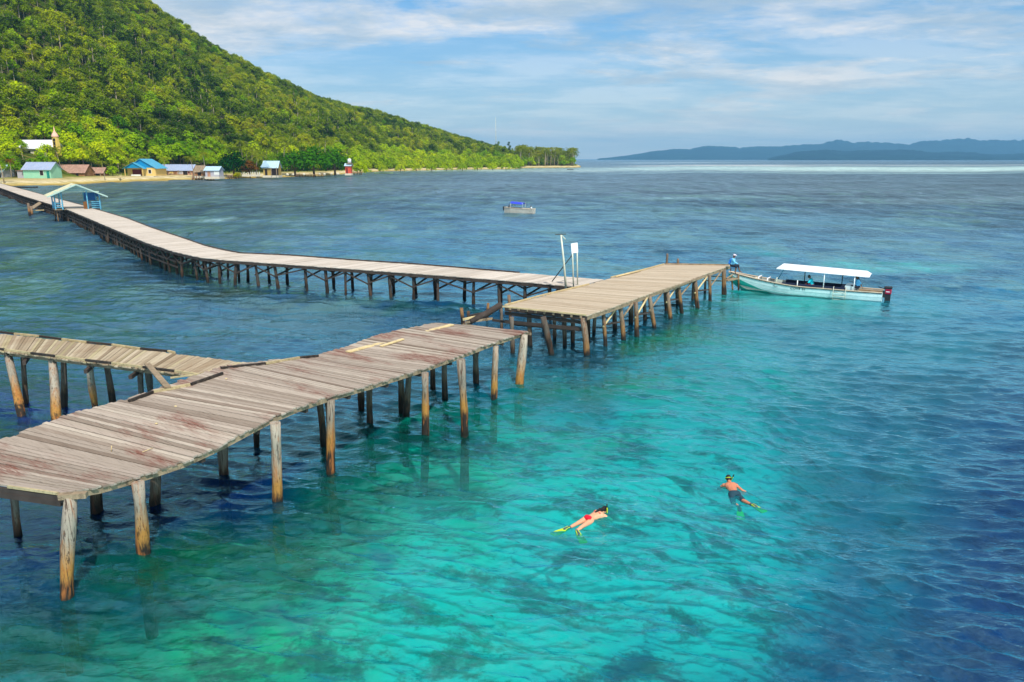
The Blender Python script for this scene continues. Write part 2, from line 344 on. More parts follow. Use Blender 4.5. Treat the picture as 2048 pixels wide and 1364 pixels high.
# ripples: long crests across the wind, finer chop on top; broader waves take over with distance
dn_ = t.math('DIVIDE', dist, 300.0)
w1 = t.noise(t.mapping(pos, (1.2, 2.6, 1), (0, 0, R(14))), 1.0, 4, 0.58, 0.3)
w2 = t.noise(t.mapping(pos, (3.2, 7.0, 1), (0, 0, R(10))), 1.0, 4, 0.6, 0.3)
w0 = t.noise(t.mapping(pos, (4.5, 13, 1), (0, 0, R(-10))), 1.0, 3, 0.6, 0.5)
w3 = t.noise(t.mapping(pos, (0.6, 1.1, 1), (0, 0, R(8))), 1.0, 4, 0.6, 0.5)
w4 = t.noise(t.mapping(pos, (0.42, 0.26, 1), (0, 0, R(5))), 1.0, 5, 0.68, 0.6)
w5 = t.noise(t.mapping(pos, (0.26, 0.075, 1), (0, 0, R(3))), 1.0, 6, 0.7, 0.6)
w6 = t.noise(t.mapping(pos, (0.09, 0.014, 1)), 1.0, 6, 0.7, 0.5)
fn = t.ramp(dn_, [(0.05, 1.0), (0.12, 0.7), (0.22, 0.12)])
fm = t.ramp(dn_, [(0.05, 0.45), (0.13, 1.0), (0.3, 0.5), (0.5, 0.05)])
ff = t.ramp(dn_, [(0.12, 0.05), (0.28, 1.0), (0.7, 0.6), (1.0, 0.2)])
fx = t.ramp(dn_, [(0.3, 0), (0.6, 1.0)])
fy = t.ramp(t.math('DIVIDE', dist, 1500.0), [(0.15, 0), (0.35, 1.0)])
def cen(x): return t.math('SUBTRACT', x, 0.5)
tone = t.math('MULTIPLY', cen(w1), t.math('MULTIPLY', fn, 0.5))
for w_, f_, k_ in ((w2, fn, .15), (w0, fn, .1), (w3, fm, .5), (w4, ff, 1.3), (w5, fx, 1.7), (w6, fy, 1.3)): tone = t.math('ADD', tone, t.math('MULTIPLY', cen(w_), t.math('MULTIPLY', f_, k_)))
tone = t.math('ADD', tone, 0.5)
wave_shade = t.ramp(tone, [(0.15, 0.6), (0.42, 0.9), (0.55, 1.1), (0.85, 1.8)])  # crest light and trough shade painted into the water colour
c = t.mix(1.0, c, wave_shade, 'MULTIPLY')
ridge = t.math('SUBTRACT', 1.0, t.math('MULTIPLY', t.math('ABSOLUTE', t.math('SUBTRACT', w1, 0.5)), 4.6), clamp=True)
ridge2 = t.math('SUBTRACT', 1.0, t.math('MULTIPLY', t.math('ABSOLUTE', t.math('SUBTRACT', w2, 0.5)), 5.5), clamp=True)
ridge = t.math('MAXIMUM', t.math('POWER', ridge, 2.6), t.math('MULTIPLY', t.math('POWER', ridge2, 2.6), 0.5))
hgt = t.math('MULTIPLY', t.math('ADD', t.math('MULTIPLY', w1, 0.08), t.math('ADD', t.math('MULTIPLY', w0, 0.005), t.math('MULTIPLY', w2, 0.034))), fn)
for w_, f_, k_ in ((w3, fm, .10), (w4, ff, .4), (w5, fx, 2.2), (w6, fy, 6.0)): hgt = t.math('ADD', hgt, t.math('MULTIPLY', w_, t.math('MULTIPLY', f_, k_)))
hgt = t.math('ADD', hgt, t.math('MULTIPLY', t.math('MULTIPLY', ridge, 0.0), fn))
glint = t.math('MULTIPLY', ridge, t.math('MULTIPLY', fn, t.ramp(t.noise(t.mapping(pos, (1, 1.6, 1)), 0.35, 3, .5), [(0.38, 0.15), (0.62, 1.0)])))
bmp = t.add('ShaderNodeBump', {'Height': hgt, 'Strength': 1.0, 'Distance': 1.0}).outputs[0]
fr = t.add('ShaderNodeFresnel', {'IOR': 1.33, 'Normal': bmp}).outputs[0]
fr = t.math('MULTIPLY', fr, t.math('MULTIPLY', t.ramp(t.math('DIVIDE', dist, 200.0), [(0.08, 1.0), (0.35, 0.7), (1.0, 0.42)]), 2.1))
fr = t.math('ADD', fr, t.math('MULTIPLY', glint, 0.10), clamp=True)
gl = t.add('ShaderNodeBsdfGlossy', {'Color': t.mix(t.ramp(dn_, [(0.1, 0), (0.8, 1)]), (0.5, 0.92, 1.0), (0.86, 0.93, 0.98)), 'Roughness': t.ramp(dn_, [(0.05, 0.07), (0.12, 0.10), (0.4, 0.17), (1.0, 0.24)]), 'Normal': bmp}, distribution='BECKMANN').outputs[0]
bmp2 = t.add('ShaderNodeBump', {'Height': hgt, 'Strength': 1.0, 'Distance': 1.0}).outputs[0]
df = t.add('ShaderNodeBsdfDiffuse', {'Color': c, 'Normal': bmp2}).outputs[0]
tr = t.add('ShaderNodeBsdfTransparent', {'Color': (0.05, 0.80, 0.83, 1)}).outputs[0]
clear = t.math('ADD', 0.06, t.math('MULTIPLY', atn.outputs['Alpha'], 0.76))
lower = t.add('ShaderNodeMixShader', {0: clear, 1: df, 2: tr}).outputs[0]
out(t, t.add('ShaderNodeMixShader', {0: fr, 1: lower, 2: gl}).outputs[0])
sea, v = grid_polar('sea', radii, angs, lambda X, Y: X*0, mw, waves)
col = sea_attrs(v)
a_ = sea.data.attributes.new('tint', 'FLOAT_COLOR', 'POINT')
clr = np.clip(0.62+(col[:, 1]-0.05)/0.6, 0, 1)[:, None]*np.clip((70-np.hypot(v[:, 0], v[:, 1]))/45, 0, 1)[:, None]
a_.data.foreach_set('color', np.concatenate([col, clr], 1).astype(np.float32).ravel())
tag(sea, 'rippled turquoise and deep blue sea water', kind='structure')
# seabed: sand with reef patches, falling away to the right
mb_, t = newmat('seabed_sand'); pos = t.add('ShaderNodeNewGeometry').outputs['Position']
n = t.noise(t.mapping(pos, (1, 1.3, 1)), 0.45, 8, 0.68, 0.15); n2 = t.noise(pos, 1.8, 6, 0.7, 0.2)
c = t.ramp(n, [(0.38, (0.02, 0.06, 0.07)), (0.44, (0.16, 0.24, 0.2)), (0.49, (0.6, 0.6, 0.54)), (0.7, (0.76, 0.73, 0.66))])
c = t.mix(t.ramp(n2, [(0.58, 0), (0.66, 0.6)]), c, (0.06, 0.09, 0.07))
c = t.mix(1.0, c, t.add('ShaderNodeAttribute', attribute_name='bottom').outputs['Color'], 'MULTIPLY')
out(t, t.add('ShaderNodeBsdfDiffuse', {'Color': c}).outputs[0])
rb = [1.5]
while rb[-1] < 60000: rb.append(rb[-1]*1.06+0.3)
ab = np.concatenate([np.linspace(-math.pi, -R(50), 20)[:-1], np.linspace(-R(50), R(50), 160), np.linspace(R(50), math.pi, 20)[1:]])
def bedz(X, Y):
    d = 2.0+0.35*np.sin(X*0.5+np.sin(Y*0.35))*np.sin(Y*0.42)+0.15*np.sin(X*1.7+1)*np.sin(Y*1.9)
    return -(d+4.5/(1+np.exp(-(X-0.25*Y-6)/3.0))+3.0/(1+np.exp(-(Y-75)/15)))
bed, bv_ = grid_polar('seabed', rb, ab, bedz, mb_)
bc = np.clip(sea_attrs(bv_)/0.40, 0, 1.05); bc[:, 0] = bc[:, 1]*.8+.03; bc = np.clip(bc, 0.015, 1)  # bed dimmed by the same tint, painted pier shade included
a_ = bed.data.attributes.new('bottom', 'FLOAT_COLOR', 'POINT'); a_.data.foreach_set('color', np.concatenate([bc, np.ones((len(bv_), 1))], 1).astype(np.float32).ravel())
tag(bed, 'sand and coral seabed under the clear water', kind='structure')

# ------------------------------------------------------------------ land
def interp(tab, x):
    if x <= tab[0][0]: return tab[0][1]
    for (a, fa), (b, fb) in zip(tab, tab[1:]):
        if x <= b: return fa+(fb-fa)*(x-a)/(b-a)
    return tab[-1][1]
SHORE = [(-900, 380), (-500, 378), (-200, 376), (0, 373), (100, 372), (200, 366), (300, 362), (450, 358), (640, 352), (750, 343), (900, 339.5), (1035, 338), (1050, 335.6), (1152, 335.0)]
SIL = [(-900, -330), (-500, -300), (0, -185), (310, 0), (400, 64), (480, 110), (560, 151), (640, 189), (700, 205), (760, 218), (850, 246), (950, 277), (1000, 290), (1060, 309), (1100, 313), (1152, 316)]
RD = [(-900, 560), (0, 600), (310, 680), (500, 760), (700, 870), (850, 960), (1000, 1060), (1060, 1090), (1152, 1120)]
def shoreP(u): return at(u, interp(SHORE, u))
def ridgeP(u):
    p = aty(u, interp(SIL, u), interp(RD, u)); p.z = max(p.z-8.5, 1.6); return p
def prof(v_):
    if v_ < 0: return v_*22
    if v_ < 0.035: return v_/0.035*1.35
    if v_ < 0.065: return 1.35+(v_-0.035)/0.03*0.5
    if v_ < 0.15: return 1.85+(v_-0.065)*6
    return None
def land(u, v_):
    s, r = shoreP(u), ridgeP(u); k = min(1.0, 60.0/max((r-s).length*0.12, 1)) if False else 1.0
    x = s.x+(r.x-s.x)*v_; y = s.y+(r.y-s.y)*v_; h = r.z
    p_ = prof(v_)
    if p_ is not None: return Vector((x, y, p_))
    if v_ <= 1:
        w_ = (v_-0.15)/0.85; z = 2.36+(h-2.36)*(w_**1.25)
        z += math.sin(x*0.021+1)*math.sin(y*0.017)*min(h*0.06, 5)*math.sin(w_*math.pi)
    else:
        w_ = (v_-1)/0.9; z = h*max(0, 1-w_*w_*1.2)-w_*3
    return Vector((x, y, z))
us = [-900+i*18 for i in range(int((1152+900)/18)+1)]+[1152]
vs = [-0.25, -0.12, -0.05, -0.02, 0, 0.012, 0.025, 0.035, 0.05, 0.065, 0.10, 0.15]+[0.15+0.85*i/26 for i in range(1, 27)]+[1.1, 1.25, 1.45, 1.7, 1.9]
mb = MB(); base = []
for u in us:
    for v_ in vs: mb.v.append(tuple(land(u, v_)))
nv = len(vs)
for i in range(len(us)-1):
    for j in range(nv-1):
        mb.f.append((i*nv+j, (i+1)*nv+j, (i+1)*nv+j+1, i*nv+j+1)); mb.sm.append(True)
# close the point on the right: drop to the sea floor
e0 = len(mb.v)
for v_ in vs:
    p = land(1152, v_); mb.v.append((p.x+14, p.y, min(p.z, 0)-3))
for j in range(nv-1):
    mb.f.append(((len(us)-1)*nv+j, e0+j, e0+j+1, (len(us)-1)*nv+j+1)); mb.sm.append(True)
ml, t = newmat('island_ground'); pos = t.add('ShaderNodeNewGeometry').outputs['Position']
z = t.add('ShaderNodeSeparateXYZ', {0: pos}).outputs[2]; n = t.noise(pos, 0.12, 6, 0.65)
zz = t.math('ADD', z, t.math('MULTIPLY', t.math('SUBTRACT', n, 0.5), 1.3))
c = t.ramp(t.math('DIVIDE', zz, 5.0), [(0.0, sr((150, 140, 95))), (0.06, sr((168, 140, 70))), (0.13, sr((196, 176, 112))), (0.24, sr((214, 198, 160))), (0.38, sr((190, 172, 122))), (0.46, sr((96, 110, 34))), (0.7, sr((50, 72, 14)))])
c = t.mix(t.ramp(t.noise(t.mapping(pos, (.5, 1.6, 1)), 0.35, 6, 0.72), [(0.46, 0), (0.62, 0.75)]), c, sr((128, 112, 62)))
out(t, t.add('ShaderNodeBsdfDiffuse', {'Color': c}).outputs[0])
hill = mb.build('island_hill', ml); tag(hill, 'steep island hill with a sandy shore', kind='structure')
# far hills across the strait
def far_hills(name, prof_, Y, depth, seed, label):
    mb = MB(); xs = np.linspace(prof_[0][0], prof_[-1][0], 330); k = 14
    for i, x in enumerate(xs):
        top = interp(prof_, x); hz = aty(x, top, Y).z
        hz *= 1+0.07*mnoise.noise(Vector((x*0.03, seed, 0)))+0.08*mnoise.noise(Vector((x*0.11, seed, 4)))+0.05*mnoise.noise(Vector((x*0.4, seed, 9)))
        X = aty(x, 318, Y).x
        for j in range(k+1):
            w_ = j/k; y = Y-depth*(1-w_)
            zz = hz*(w_**0.8)*(1-0.22*(1-w_)*(1+mnoise.noise(Vector((X*0.0022, y*0.0022, seed)))*3.2))
            zz *= 1+0.35*(1-w_)*mnoise.noise(Vector((X*0.004, y*0.004, seed+3)))
            mb.v.append((X*y/Y, y, max(zz, 0)-0.5 if j else -2))
        mb.v.append((X*1.08, Y*1.08, -5))
    for i in range(len(xs)-1):
        for j in range(k+1):
            a = i*(k+2)+j; mb.f.append((a, a+k+2, a+k+3, a+1)); mb.sm.append(True)
    m, t = newmat(name+'_forest'); pos = t.add('ShaderNodeNewGeometry').outputs['Position']
    n = t.noise(pos, 0.004, 8, 0.7)
    c = t.ramp(n, [(0.4, (0.003, 0.016, 0.02)), (0.55, (0.008, 0.035, 0.034)), (0.72, (0.03, 0.07, 0.06))])  # dark blue-green: some of the haze's blue is put into the colour
    d = t.add('ShaderNodeBsdfDiffuse', {'Color': c}); b = t.add('ShaderNodeBump', {'Height': t.noise(pos, 0.02, 6, 0.7), 'Strength': 1.0, 'Distance': 60.0})
    t.l.new(b.outputs[0], d.inputs['Normal']); out(t, d.outputs[0])
    return tag(mb.build(name, m), label, kind='structure')
far_hills('far_hills', [(1195, 317), (1215, 315.5), (1260, 310), (1300, 303), (1335, 299), (1345, 298), (1380, 298), (1400, 293), (1430, 292), (1470, 294), (1520, 293), (1570, 292), (1600, 289), (1640, 288), (1655, 282), (1670, 280), (1690, 281), (1705, 286), (1720, 284), (1750, 283), (1780, 287), (1815, 288), (1835, 283), (1860, 282), (1885, 279), (1905, 278), (1935, 277), (1955, 281), (1980, 279), (2010, 281), (2048, 280), (2200, 283), (2500, 288)], 11000, 1500, 1.0, 'blue hazy mountain range on the horizon')
far_hills('near_foothills', [(1535, 317), (1550, 313), (1570, 309), (1595, 303), (1625, 300), (1660, 300), (1700, 302), (1745, 300), (1790, 299), (1830, 300), (1860, 305), (1890, 303), (1940, 304), (1980, 309), (2020, 308), (2060, 305), (2200, 304), (2500, 306)], 7600, 1000, 7.0, 'lower greyish green foothills before the mountains')
# ------------------------------------------------------------------ piers
def resample(pl, n):
    pl = [Vector(p) for p in pl]; L = [0]
    for a, b in zip(pl, pl[1:]): L.append(L[-1]+(b-a).length)
    o = []
    for i in range(n):
        d = L[-1]*i/(n-1); k = 0
        while k < len(L)-2 and L[k+1] < d: k += 1
        f = (d-L[k])/max(L[k+1]-L[k], 1e-6); o.append(pl[k].lerp(pl[k+1], f))
    return o
def planks(mb, A, B, w=0.2, gap=0.022, th=0.045, jend=0.05, jz=0.008, skew=0.0, missing=0.0):
    """boards laid side by side from edge A to edge B (polylines of equal meaning)"""
    n = max(2, int(max(sum((b-a).length for a, b in zip(A, A[1:])), sum((b-a).length for a, b in zip(B, B[1:])))/w)+1)
    a = resample(A, n); b = resample(B, n)
    for i in range(n-1):
        if random.random() < missing: continue
        a0, a1, b0, b1 = a[i].copy(), a[i+1].copy(), b[i].copy(), b[i+1].copy()
        g0 = gap*random.uniform(0.3, 1.6); wl = max((a1-a0).length, 1e-3); wr = max((b1-b0).length, 1e-3)
        sk = random.uniform(-0.12, 0.12)*(1 if skew == 0 else 0.4)
        a1 = a1.lerp(a0, min(g0/wl, 0.4)+0.0); b1 = b1.lerp(b0, min(g0/wr, 0.4))
        ax = (b0-a0).normalized(); ja = random.uniform(-jend, jend*1.3); jb = random.uniform(-jend, jend*1.3)
        if random.random() < 0.06: jb += random.uniform(0, 0.14)
        a0 -= ax*ja; a1 -= ax*ja; b0 += ax*jb; b1 += ax*jb
        z0 = random.uniform(-jz, jz); z1 = random.uniform(-jz, jz)
        for p, dz in ((a0, z0), (a1, z0), (b0, z1), (b1, z1)): p.z += dz
        dn = Vector((0, 0, th))
        mb.hexa([a0-dn, b0-dn, b1-dn, a1-dn, a0, b0, b1, a1])
    return mb
def pile_mesh(base, top, r, n=9):
    base = Vector(base); top = Vector(top); k = 9; pts = []; rr = []
    bend = Vector((random.uniform(-1, 1), random.uniform(-1, 1), 0))*r*0.75; ph = random.uniform(0, 6)
    for i in range(k):
        f = i/(k-1); pts.append(base.lerp(top, f)+bend*math.sin(f*math.pi+0.4*math.sin(ph))+Vector((math.sin(f*7+ph), math.cos(f*6+ph), 0))*r*0.10)
        rr.append(r*(1.10-0.2*f)*random.uniform(0.86, 1.08))
    return MB().tube(pts, rr, n, jit=0.10)
M_near = plankmat('near_boards', [(0.0, sr((122, 106, 92))), (0.2, sr((152, 138, 124))), (0.6, sr((168, 153, 139))), (0.88, sr((180, 167, 151))), (1.0, sr((112, 92, 78)))], along=(0.84, -0.54), amt=0.8, stain=sr((116, 62, 48)), light=sr((204, 192, 178)))
M_nwalk = plankmat('near_walkway_boards', [(0.0, sr((142, 124, 100))), (0.35, sr((168, 150, 124))), (0.7, sr((188, 172, 146))), (0.9, sr((178, 164, 126))), (1.0, sr((122, 104, 82)))], along=(0.4, 0.9), amt=0.4, stain=sr((120, 84, 50)), light=sr((222, 212, 180)))
M_far = plankmat('far_boards', [(0.0, sr((168, 150, 126))), (0.4, sr((188, 170, 146))), (0.8, sr((198, 182, 158))), (1.0, sr((176, 156, 130)))], along=(0.8, -0.6), amt=0.12, stain=sr((140, 110, 76)), light=sr((222, 210, 184)))
M_fwalk = plankmat('far_walkway_boards', [(0.0, sr((182, 170, 156))), (0.5, sr((204, 192, 178))), (1.0, sr((212, 200, 186)))], along=(0.8, 0.6), amt=0.3, stain=sr((150, 130, 104)), light=sr((224, 212, 198)))
M_post = postmat('pile_wood'); M_post_dark = postmat('shaded_pile_wood', (0.17, 0.14, 0.11), (0.10, 0.06, 0.03), 0.3)  # second wood for back-row piles has their shade in its colour
M_post_far = postmat('far_pile_wood', (0.27, 0.2, 0.14), (0.27, 0.14, 0.05), 0.5)
M_post_walk = postmat('walkway_pile_wood', (0.07, 0.06, 0.052), (0.09, 0.05, 0.025), 0.3)  # darkened: shade under the long walkway is put into this wood colour
M_beam = plain('beam_wood', sr((150, 130, 104)), 0.85, 0.35, 2.5, bump=0.5, dirt=(0.05, 0.035, 0.02))
M_dbeam = plain('dark_beam_wood', sr((66, 56, 50)), 0.85, 0.35, 2.5, bump=0.5)
M_yel = plain('faded_yellow_paint', sr((184, 168, 128)), 0.8, 0.2, 3, dirt=sr((120, 100, 72)))
M_blk = plain('faded_black_paint', sr((44, 38, 34)), 0.8, 0.4, 3, dirt=sr((96, 84, 72)))
M_pale = plain('pale_new_wood', sr((214, 192, 142)), 0.75, 0.15, 2, dirt=sr((170, 146, 104)))

# near pier: platform running away to the right, and a walkway coming in from the left
fa, fb = (-10.37, 15.79), (0.41, 32.71); ba, bb = (-14.15, 19.3), (-3.1, 34.55)
NF = [lh(x, y, fa, fb) for x, y in [(128, 985), (205, 972), (300, 945), (370, 922), (440, 890), (495, 861), (545, 835), (600, 812), (660, 792), (745, 768), (850, 735), (925, 708), (990, 683), (1056, 662)]]
NB = [lh(x, y, ba, bb) for x, y in [(-185, 942), (-60, 900), (0, 880), (60, 858), (130, 830), (200, 812), (255, 798), (330, 772), (440, 733), (520, 722), (630, 712), (700, 690), (760, 668), (870, 645), (893, 646)]]
near = empty('wooden_pier', (-7, 24, 0)); tag(near, 'near weathered grey plank pier with reddish stains, standing on tall crooked piles over turquoise water', 'pier')
FRONT0 = NF[0]; BACK0 = NB[0]
m_ = planks(MB(), NF, NB, 0.155, 0.022, 0.05, 0.06, 0.015, missing=0.0)
local(m_, near).build('platform_deck', M_near, near)
# edge boards and joists under the platform
ax = (Vector((fb[0], fb[1], 0))-Vector((fa[0], fa[1], 0))).normalized(); cr_ = Vector((ax.y, -ax.x, 0))
def follow(pl, off, dz): return [Vector((p.x, p.y, p.z+dz))+cr_*off for p in pl]
for nm, pl, off, dz in (('edge_beam', NF, -0.10, -0.13), ('edge_beam', NB, 0.14, -0.13), ):
    mb = MB(); q = follow(pl, off, dz)
    for a, b in zip(q, q[1:]): mb.beam(a, b, 0.09, 0.14)
    local(mb, near).build(nm, M_beam, near)
mid = [(a+b)/2 for a, b in zip(resample(NF, 14), resample(NB, 14))]
mb = MB(); q = [p+Vector((0, 0, -0.13)) for p in mid]
for a, b in zip(q, q[1:]): mb.beam(a, b, 0.09, 0.14)
local(mb, near).build('middle_beam', M_dbeam, near)
rf_, rb_ = resample(NF, 12), resample(NB, 12)
for a, b in zip(rf_, rb_):
    dn = Vector((0, 0, -0.27)); o_ = (b-a).normalized()*0.1
    local(MB().beam(a+dn+o_, b+dn-o_, 0.13, 0.13), near).build('cross_beam', M_dbeam, near)
_LA, _LB = resample(NF, 70), resample(NB, 70)
def seen_px(p):
    dz = p.z-CH; f_ = p.y*math.cos(PITCH)-dz*math.sin(PITCH); u_ = p.y*math.sin(PITCH)+dz*math.cos(PITCH)
    return 1024+F*p.x/f_, 682-F*u_/f_
def deckp(x, y, dz=0.0):              # where the platform boards lie at that spot
    best = None
    for a, b in zip(_LA, _LB):
        for k in range(-4, 48):
            p = a.lerp(b, k/44); q = seen_px(p); e = (q[0]-x)**2+(q[1]-y)**2
            if best is None or e < best[0]: best = (e, p)
    return best[1]+Vector((0, 0, dz))
# thin yellowish trim at the near end
e0, e1 = FRONT0, BACK0; d_ = (e1-e0).normalized()
local(MB().beam(e0+d_*0.15+Vector((0.0, -0.05, -0.02)), e0+d_*1.75+Vector((0, -0.05, -0.02)), 0.05, 0.06), near).build('trim_board', M_yel, near)
local(MB().beam(e0+Vector((0, -0.02, -0.16)), e0+d_*3.4+Vector((0, -0.02, -0.16)), 0.06, 0.16), near).build('end_beam', M_dbeam, near)
def pile(parent, bx, by, tx, ty, r, mat, zt=None, name='post', lean=False):
    b = at(bx, by, 0); k = aty(tx, ty, b.y)
    t_ = Vector((k.x, b.y+random.uniform(-0.05, 0.05), zt if zt is not None else k.z-0.05))
    if lean: t_ = at(tx, ty, zt)
    d = (t_-b); lo = b-d*(2.6/max(d.z, 0.5))
    local(pile_mesh(lo, t_, r), parent).build(name, mat, parent)
ZN = 2.24
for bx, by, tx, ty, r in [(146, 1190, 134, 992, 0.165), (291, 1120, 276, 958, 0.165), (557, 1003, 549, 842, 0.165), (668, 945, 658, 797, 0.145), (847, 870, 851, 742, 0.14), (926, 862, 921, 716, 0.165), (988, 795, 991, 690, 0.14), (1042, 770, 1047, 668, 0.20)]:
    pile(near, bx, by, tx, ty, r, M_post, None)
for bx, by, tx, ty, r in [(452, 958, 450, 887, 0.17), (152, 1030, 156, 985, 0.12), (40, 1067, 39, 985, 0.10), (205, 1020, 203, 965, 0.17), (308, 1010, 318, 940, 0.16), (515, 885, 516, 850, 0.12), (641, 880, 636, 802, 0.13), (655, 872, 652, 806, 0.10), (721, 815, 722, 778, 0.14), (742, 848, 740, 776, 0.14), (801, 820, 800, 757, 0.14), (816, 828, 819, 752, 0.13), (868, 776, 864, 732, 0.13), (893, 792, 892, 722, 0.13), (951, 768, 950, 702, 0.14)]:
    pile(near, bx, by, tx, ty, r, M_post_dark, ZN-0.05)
# short stub cap over the first pile
p_ = aty(131, 985, 15.79); local(MB().beam(p_+Vector((-.16, 0, -.1)), p_+Vector((.42, .1, -.1)), 0.16, 0.12), near).build('post_cap', M_beam, near)
# walkway
WA = [at(x, y, 2.46) for x, y in [(-160, 650), (0, 668), (60, 674), (124, 681), (224, 692), (336, 706), (420, 716), (500, 726)]]
WB = [at(x, y, 2.46) for x, y in [(-160, 682), (0, 702), (60, 709), (112, 716), (224, 730), (290, 738), (350, 746), (430, 758)]]
jn = (WB[-2]-WA[-2]).length
m_ = planks(MB(), WA, WB, 0.19, 0.018, 0.045, 0.06, 0.008)
local(m_, near).build('walkway_deck', M_nwalk, near)
for off in (0.12, 0.88):
    mb = MB(); q = [a.lerp(b, off)+Vector((0, 0, -0.14)) for a, b in zip(WA[:-1], WB[:-1])]
    for a, b in zip(q, q[1:]): mb.beam(a, b, 0.10, 0.19)
    local(mb, near).build('walkway_beam', M_beam, near)
for bx, by, tx, ty, r, m_ in [(40, 832, 16, 706, 0.17, M_post), (111, 848, 105, 718, 0.17, M_post), (196, 822, 182, 728, 0.14, M_post), (52, 804, 43, 690, 0.11, M_post_dark), (133, 814, 127, 700, 0.13, M_post_dark), (228, 810, 210, 714, 0.13, M_post_dark), (283, 826, 280, 736, 0.12, M_post_dark), (302, 820, 296, 738, 0.14, M_post_dark)]:
    pile(near, bx, by, tx, ty, r, m_, 2.30, lean=True)
for a, b in ((0.04, 0), (0.3, 0), (0.52, 0), (0.75, 0)):
    i = a*7; A_ = resample(WA, 29)[int(a*28)+3 if a < .7 else int(a*28)]; B_ = resample(WB, 29)[int(a*28)+3 if a < .7 else int(a*28)]
    local(MB().beam(A_+Vector((0, 0, -0.3)), B_.lerp(A_, -0.12)+Vector((0, 0, -0.3)), 0.12, 0.14), near).build('walkway_cross_beam', M_dbeam, near)
# kerb boards painted alternately black and yellow
def kerb(pts, cols, w=0.075, h=0.08, dz=0.04, par=near):
    for (a, b), c in zip(zip(pts, pts[1:]), cols):
        a = Vector(a); b = Vector(b); d = (b-a).normalized()*0.015
        o = local(MB().beam(a+d+Vector((0, 0, dz)), b-d+Vector((0, 0, dz)), w, h), par).build('kerb_board', M_blk if c == 'b' else M_yel, par)
kerb([at(x, y, 2.47) for x, y in [(-90, 655), (29, 669), (79, 674), (124, 680), (174, 686), (224, 691), (281, 699), (336, 704), (350, 707)]], 'bybybyby')
kerb([at(x, y, 2.47) for x, y in [(-60, 692), (10, 701), (62, 708), (112, 714), (171, 722), (224, 728), (286, 736), (350, 744), (416, 754)]], 'bybybyby')
kerb([deckp(x, y) for x, y in [(257, 803), (306, 788), (380, 767), (444, 750)]], 'byb', 0.08, 0.09)
kerb([deckp(x, y) for x, y in [(442, 737), (530, 728), (600, 718), (638, 714)]], 'byb', 0.09, 0.08)
kerb([at(x, y, 2.53) for x, y in [(340, 758), (400, 750), (442, 738)]], 'yy', 0.07, 0.05)
# loose boards lying on the platform
def plank_thing(a, b, w, h, mat, label, grp=None):
    a = Vector(a); b = Vector(b); mb = MB(); n = 6
    for i in range(n-1):
        pass
    mb.beam(a, b, w, h); c_ = (a+b)/2
    o = mb.build('plank', mat, None, (c_.x, c_.y, min(a.z, b.z)-h/2)); bv = o.modifiers.new('edge', 'BEVEL'); bv.width = 0.006
    return tag(o, label, 'plank', grp)
plank_thing(deckp(693, 706, .035), deckp(903, 650, .035), 0.24, 0.05, M_pale, 'long pale yellow plank lying loose along the near pier platform')
plank_thing(deckp(762, 693, .035), deckp(808, 681, .035), 0.15, 0.05, M_pale, 'short pale plank with rusty end lying beside the long plank on the near pier')
plank_thing(at(294, 727, 2.58), deckp(334, 783, .12), 0.2, 0.06, M_beam, 'grey brown board laid aslant as a bridge from walkway to platform')
st = MB().tube([deckp(224, 905), deckp(224, 905)+Vector((.03, 0, .17))], 0.012, 6).build('stick', M_pale, None, tuple(deckp(224, 905))); tag(st, 'small upright white stick standing on the near platform boards', 'stick')
st = MB().tube([deckp(286, 909, .025), deckp(303, 897, .025)], 0.010, 6).build('stick', M_pale, None, tuple(deckp(286, 909))); tag(st, 'small white stick lying slanted on the near platform boards', 'stick')
for i, (x, y) in enumerate([(353, 810), (314, 844), (452, 758)]):
    o = MB().ball(deckp(x, y, .02), (0.05, 0.035, 0.02), 7, 4).build('shell', M_pale, None, tuple(deckp(x, y)))
    tag(o, ['pale shell fragment on the near platform right of the aslant board', 'pale shell fragment alone in the middle of the near platform', 'pale shell fragment beside the black kerb end of the near platform'][i], 'shell')
# far pier: T platform, bent walkway to the shore, shelter
far = empty('wooden_pier', (3, 45, 0)); tag(far, 'long tan boardwalk pier bending to the island, with a wide platform at its end', 'pier')
ZF = 2.1
M_kfar = plain('bleached_kerb', sr((196, 176, 132)), .85, .2, 2, dirt=sr((150, 130, 96)))
TF = [at(x, y, ZF) for x, y in [(1174, 631), (1220, 616), (1267, 599), (1317, 581), (1365, 565), (1411, 548), (1461, 530.5)]]
TB = [at(x, y, ZF) for x, y in [(1010, 612), (1085, 592.5), (1161, 573), (1208, 560), (1245, 551), (1283, 541.5), (1330, 528.4)]]
local(planks(MB(), TF, TB, 0.24, 0.025, 0.05, 0.04, 0.006), far).build('platform_deck', M_far, far)
WN = [(-60, 357), (0, 375), (48, 392), (106, 409.5), (137, 419.5), (212, 451), (290, 484), (345, 502), (390, 513), (425, 518), (500, 523), (586, 529), (724, 539), (880, 550), (1005, 560), (1099, 568), (1152, 573)]
WF = [(-60, 350), (0, 366.6), (58, 381.6), (105, 394.5), (160, 409), (256, 437), (305, 456), (366, 476), (415, 493), (476, 506.5), (583, 511), (699, 520), (849, 530), (1005, 543), (1090, 550), (1130, 553.5), (1208, 559)]
WNp = [at(x, y, ZF) for x, y in WN]; WFp = [at(x, y, ZF) for x, y in WF]
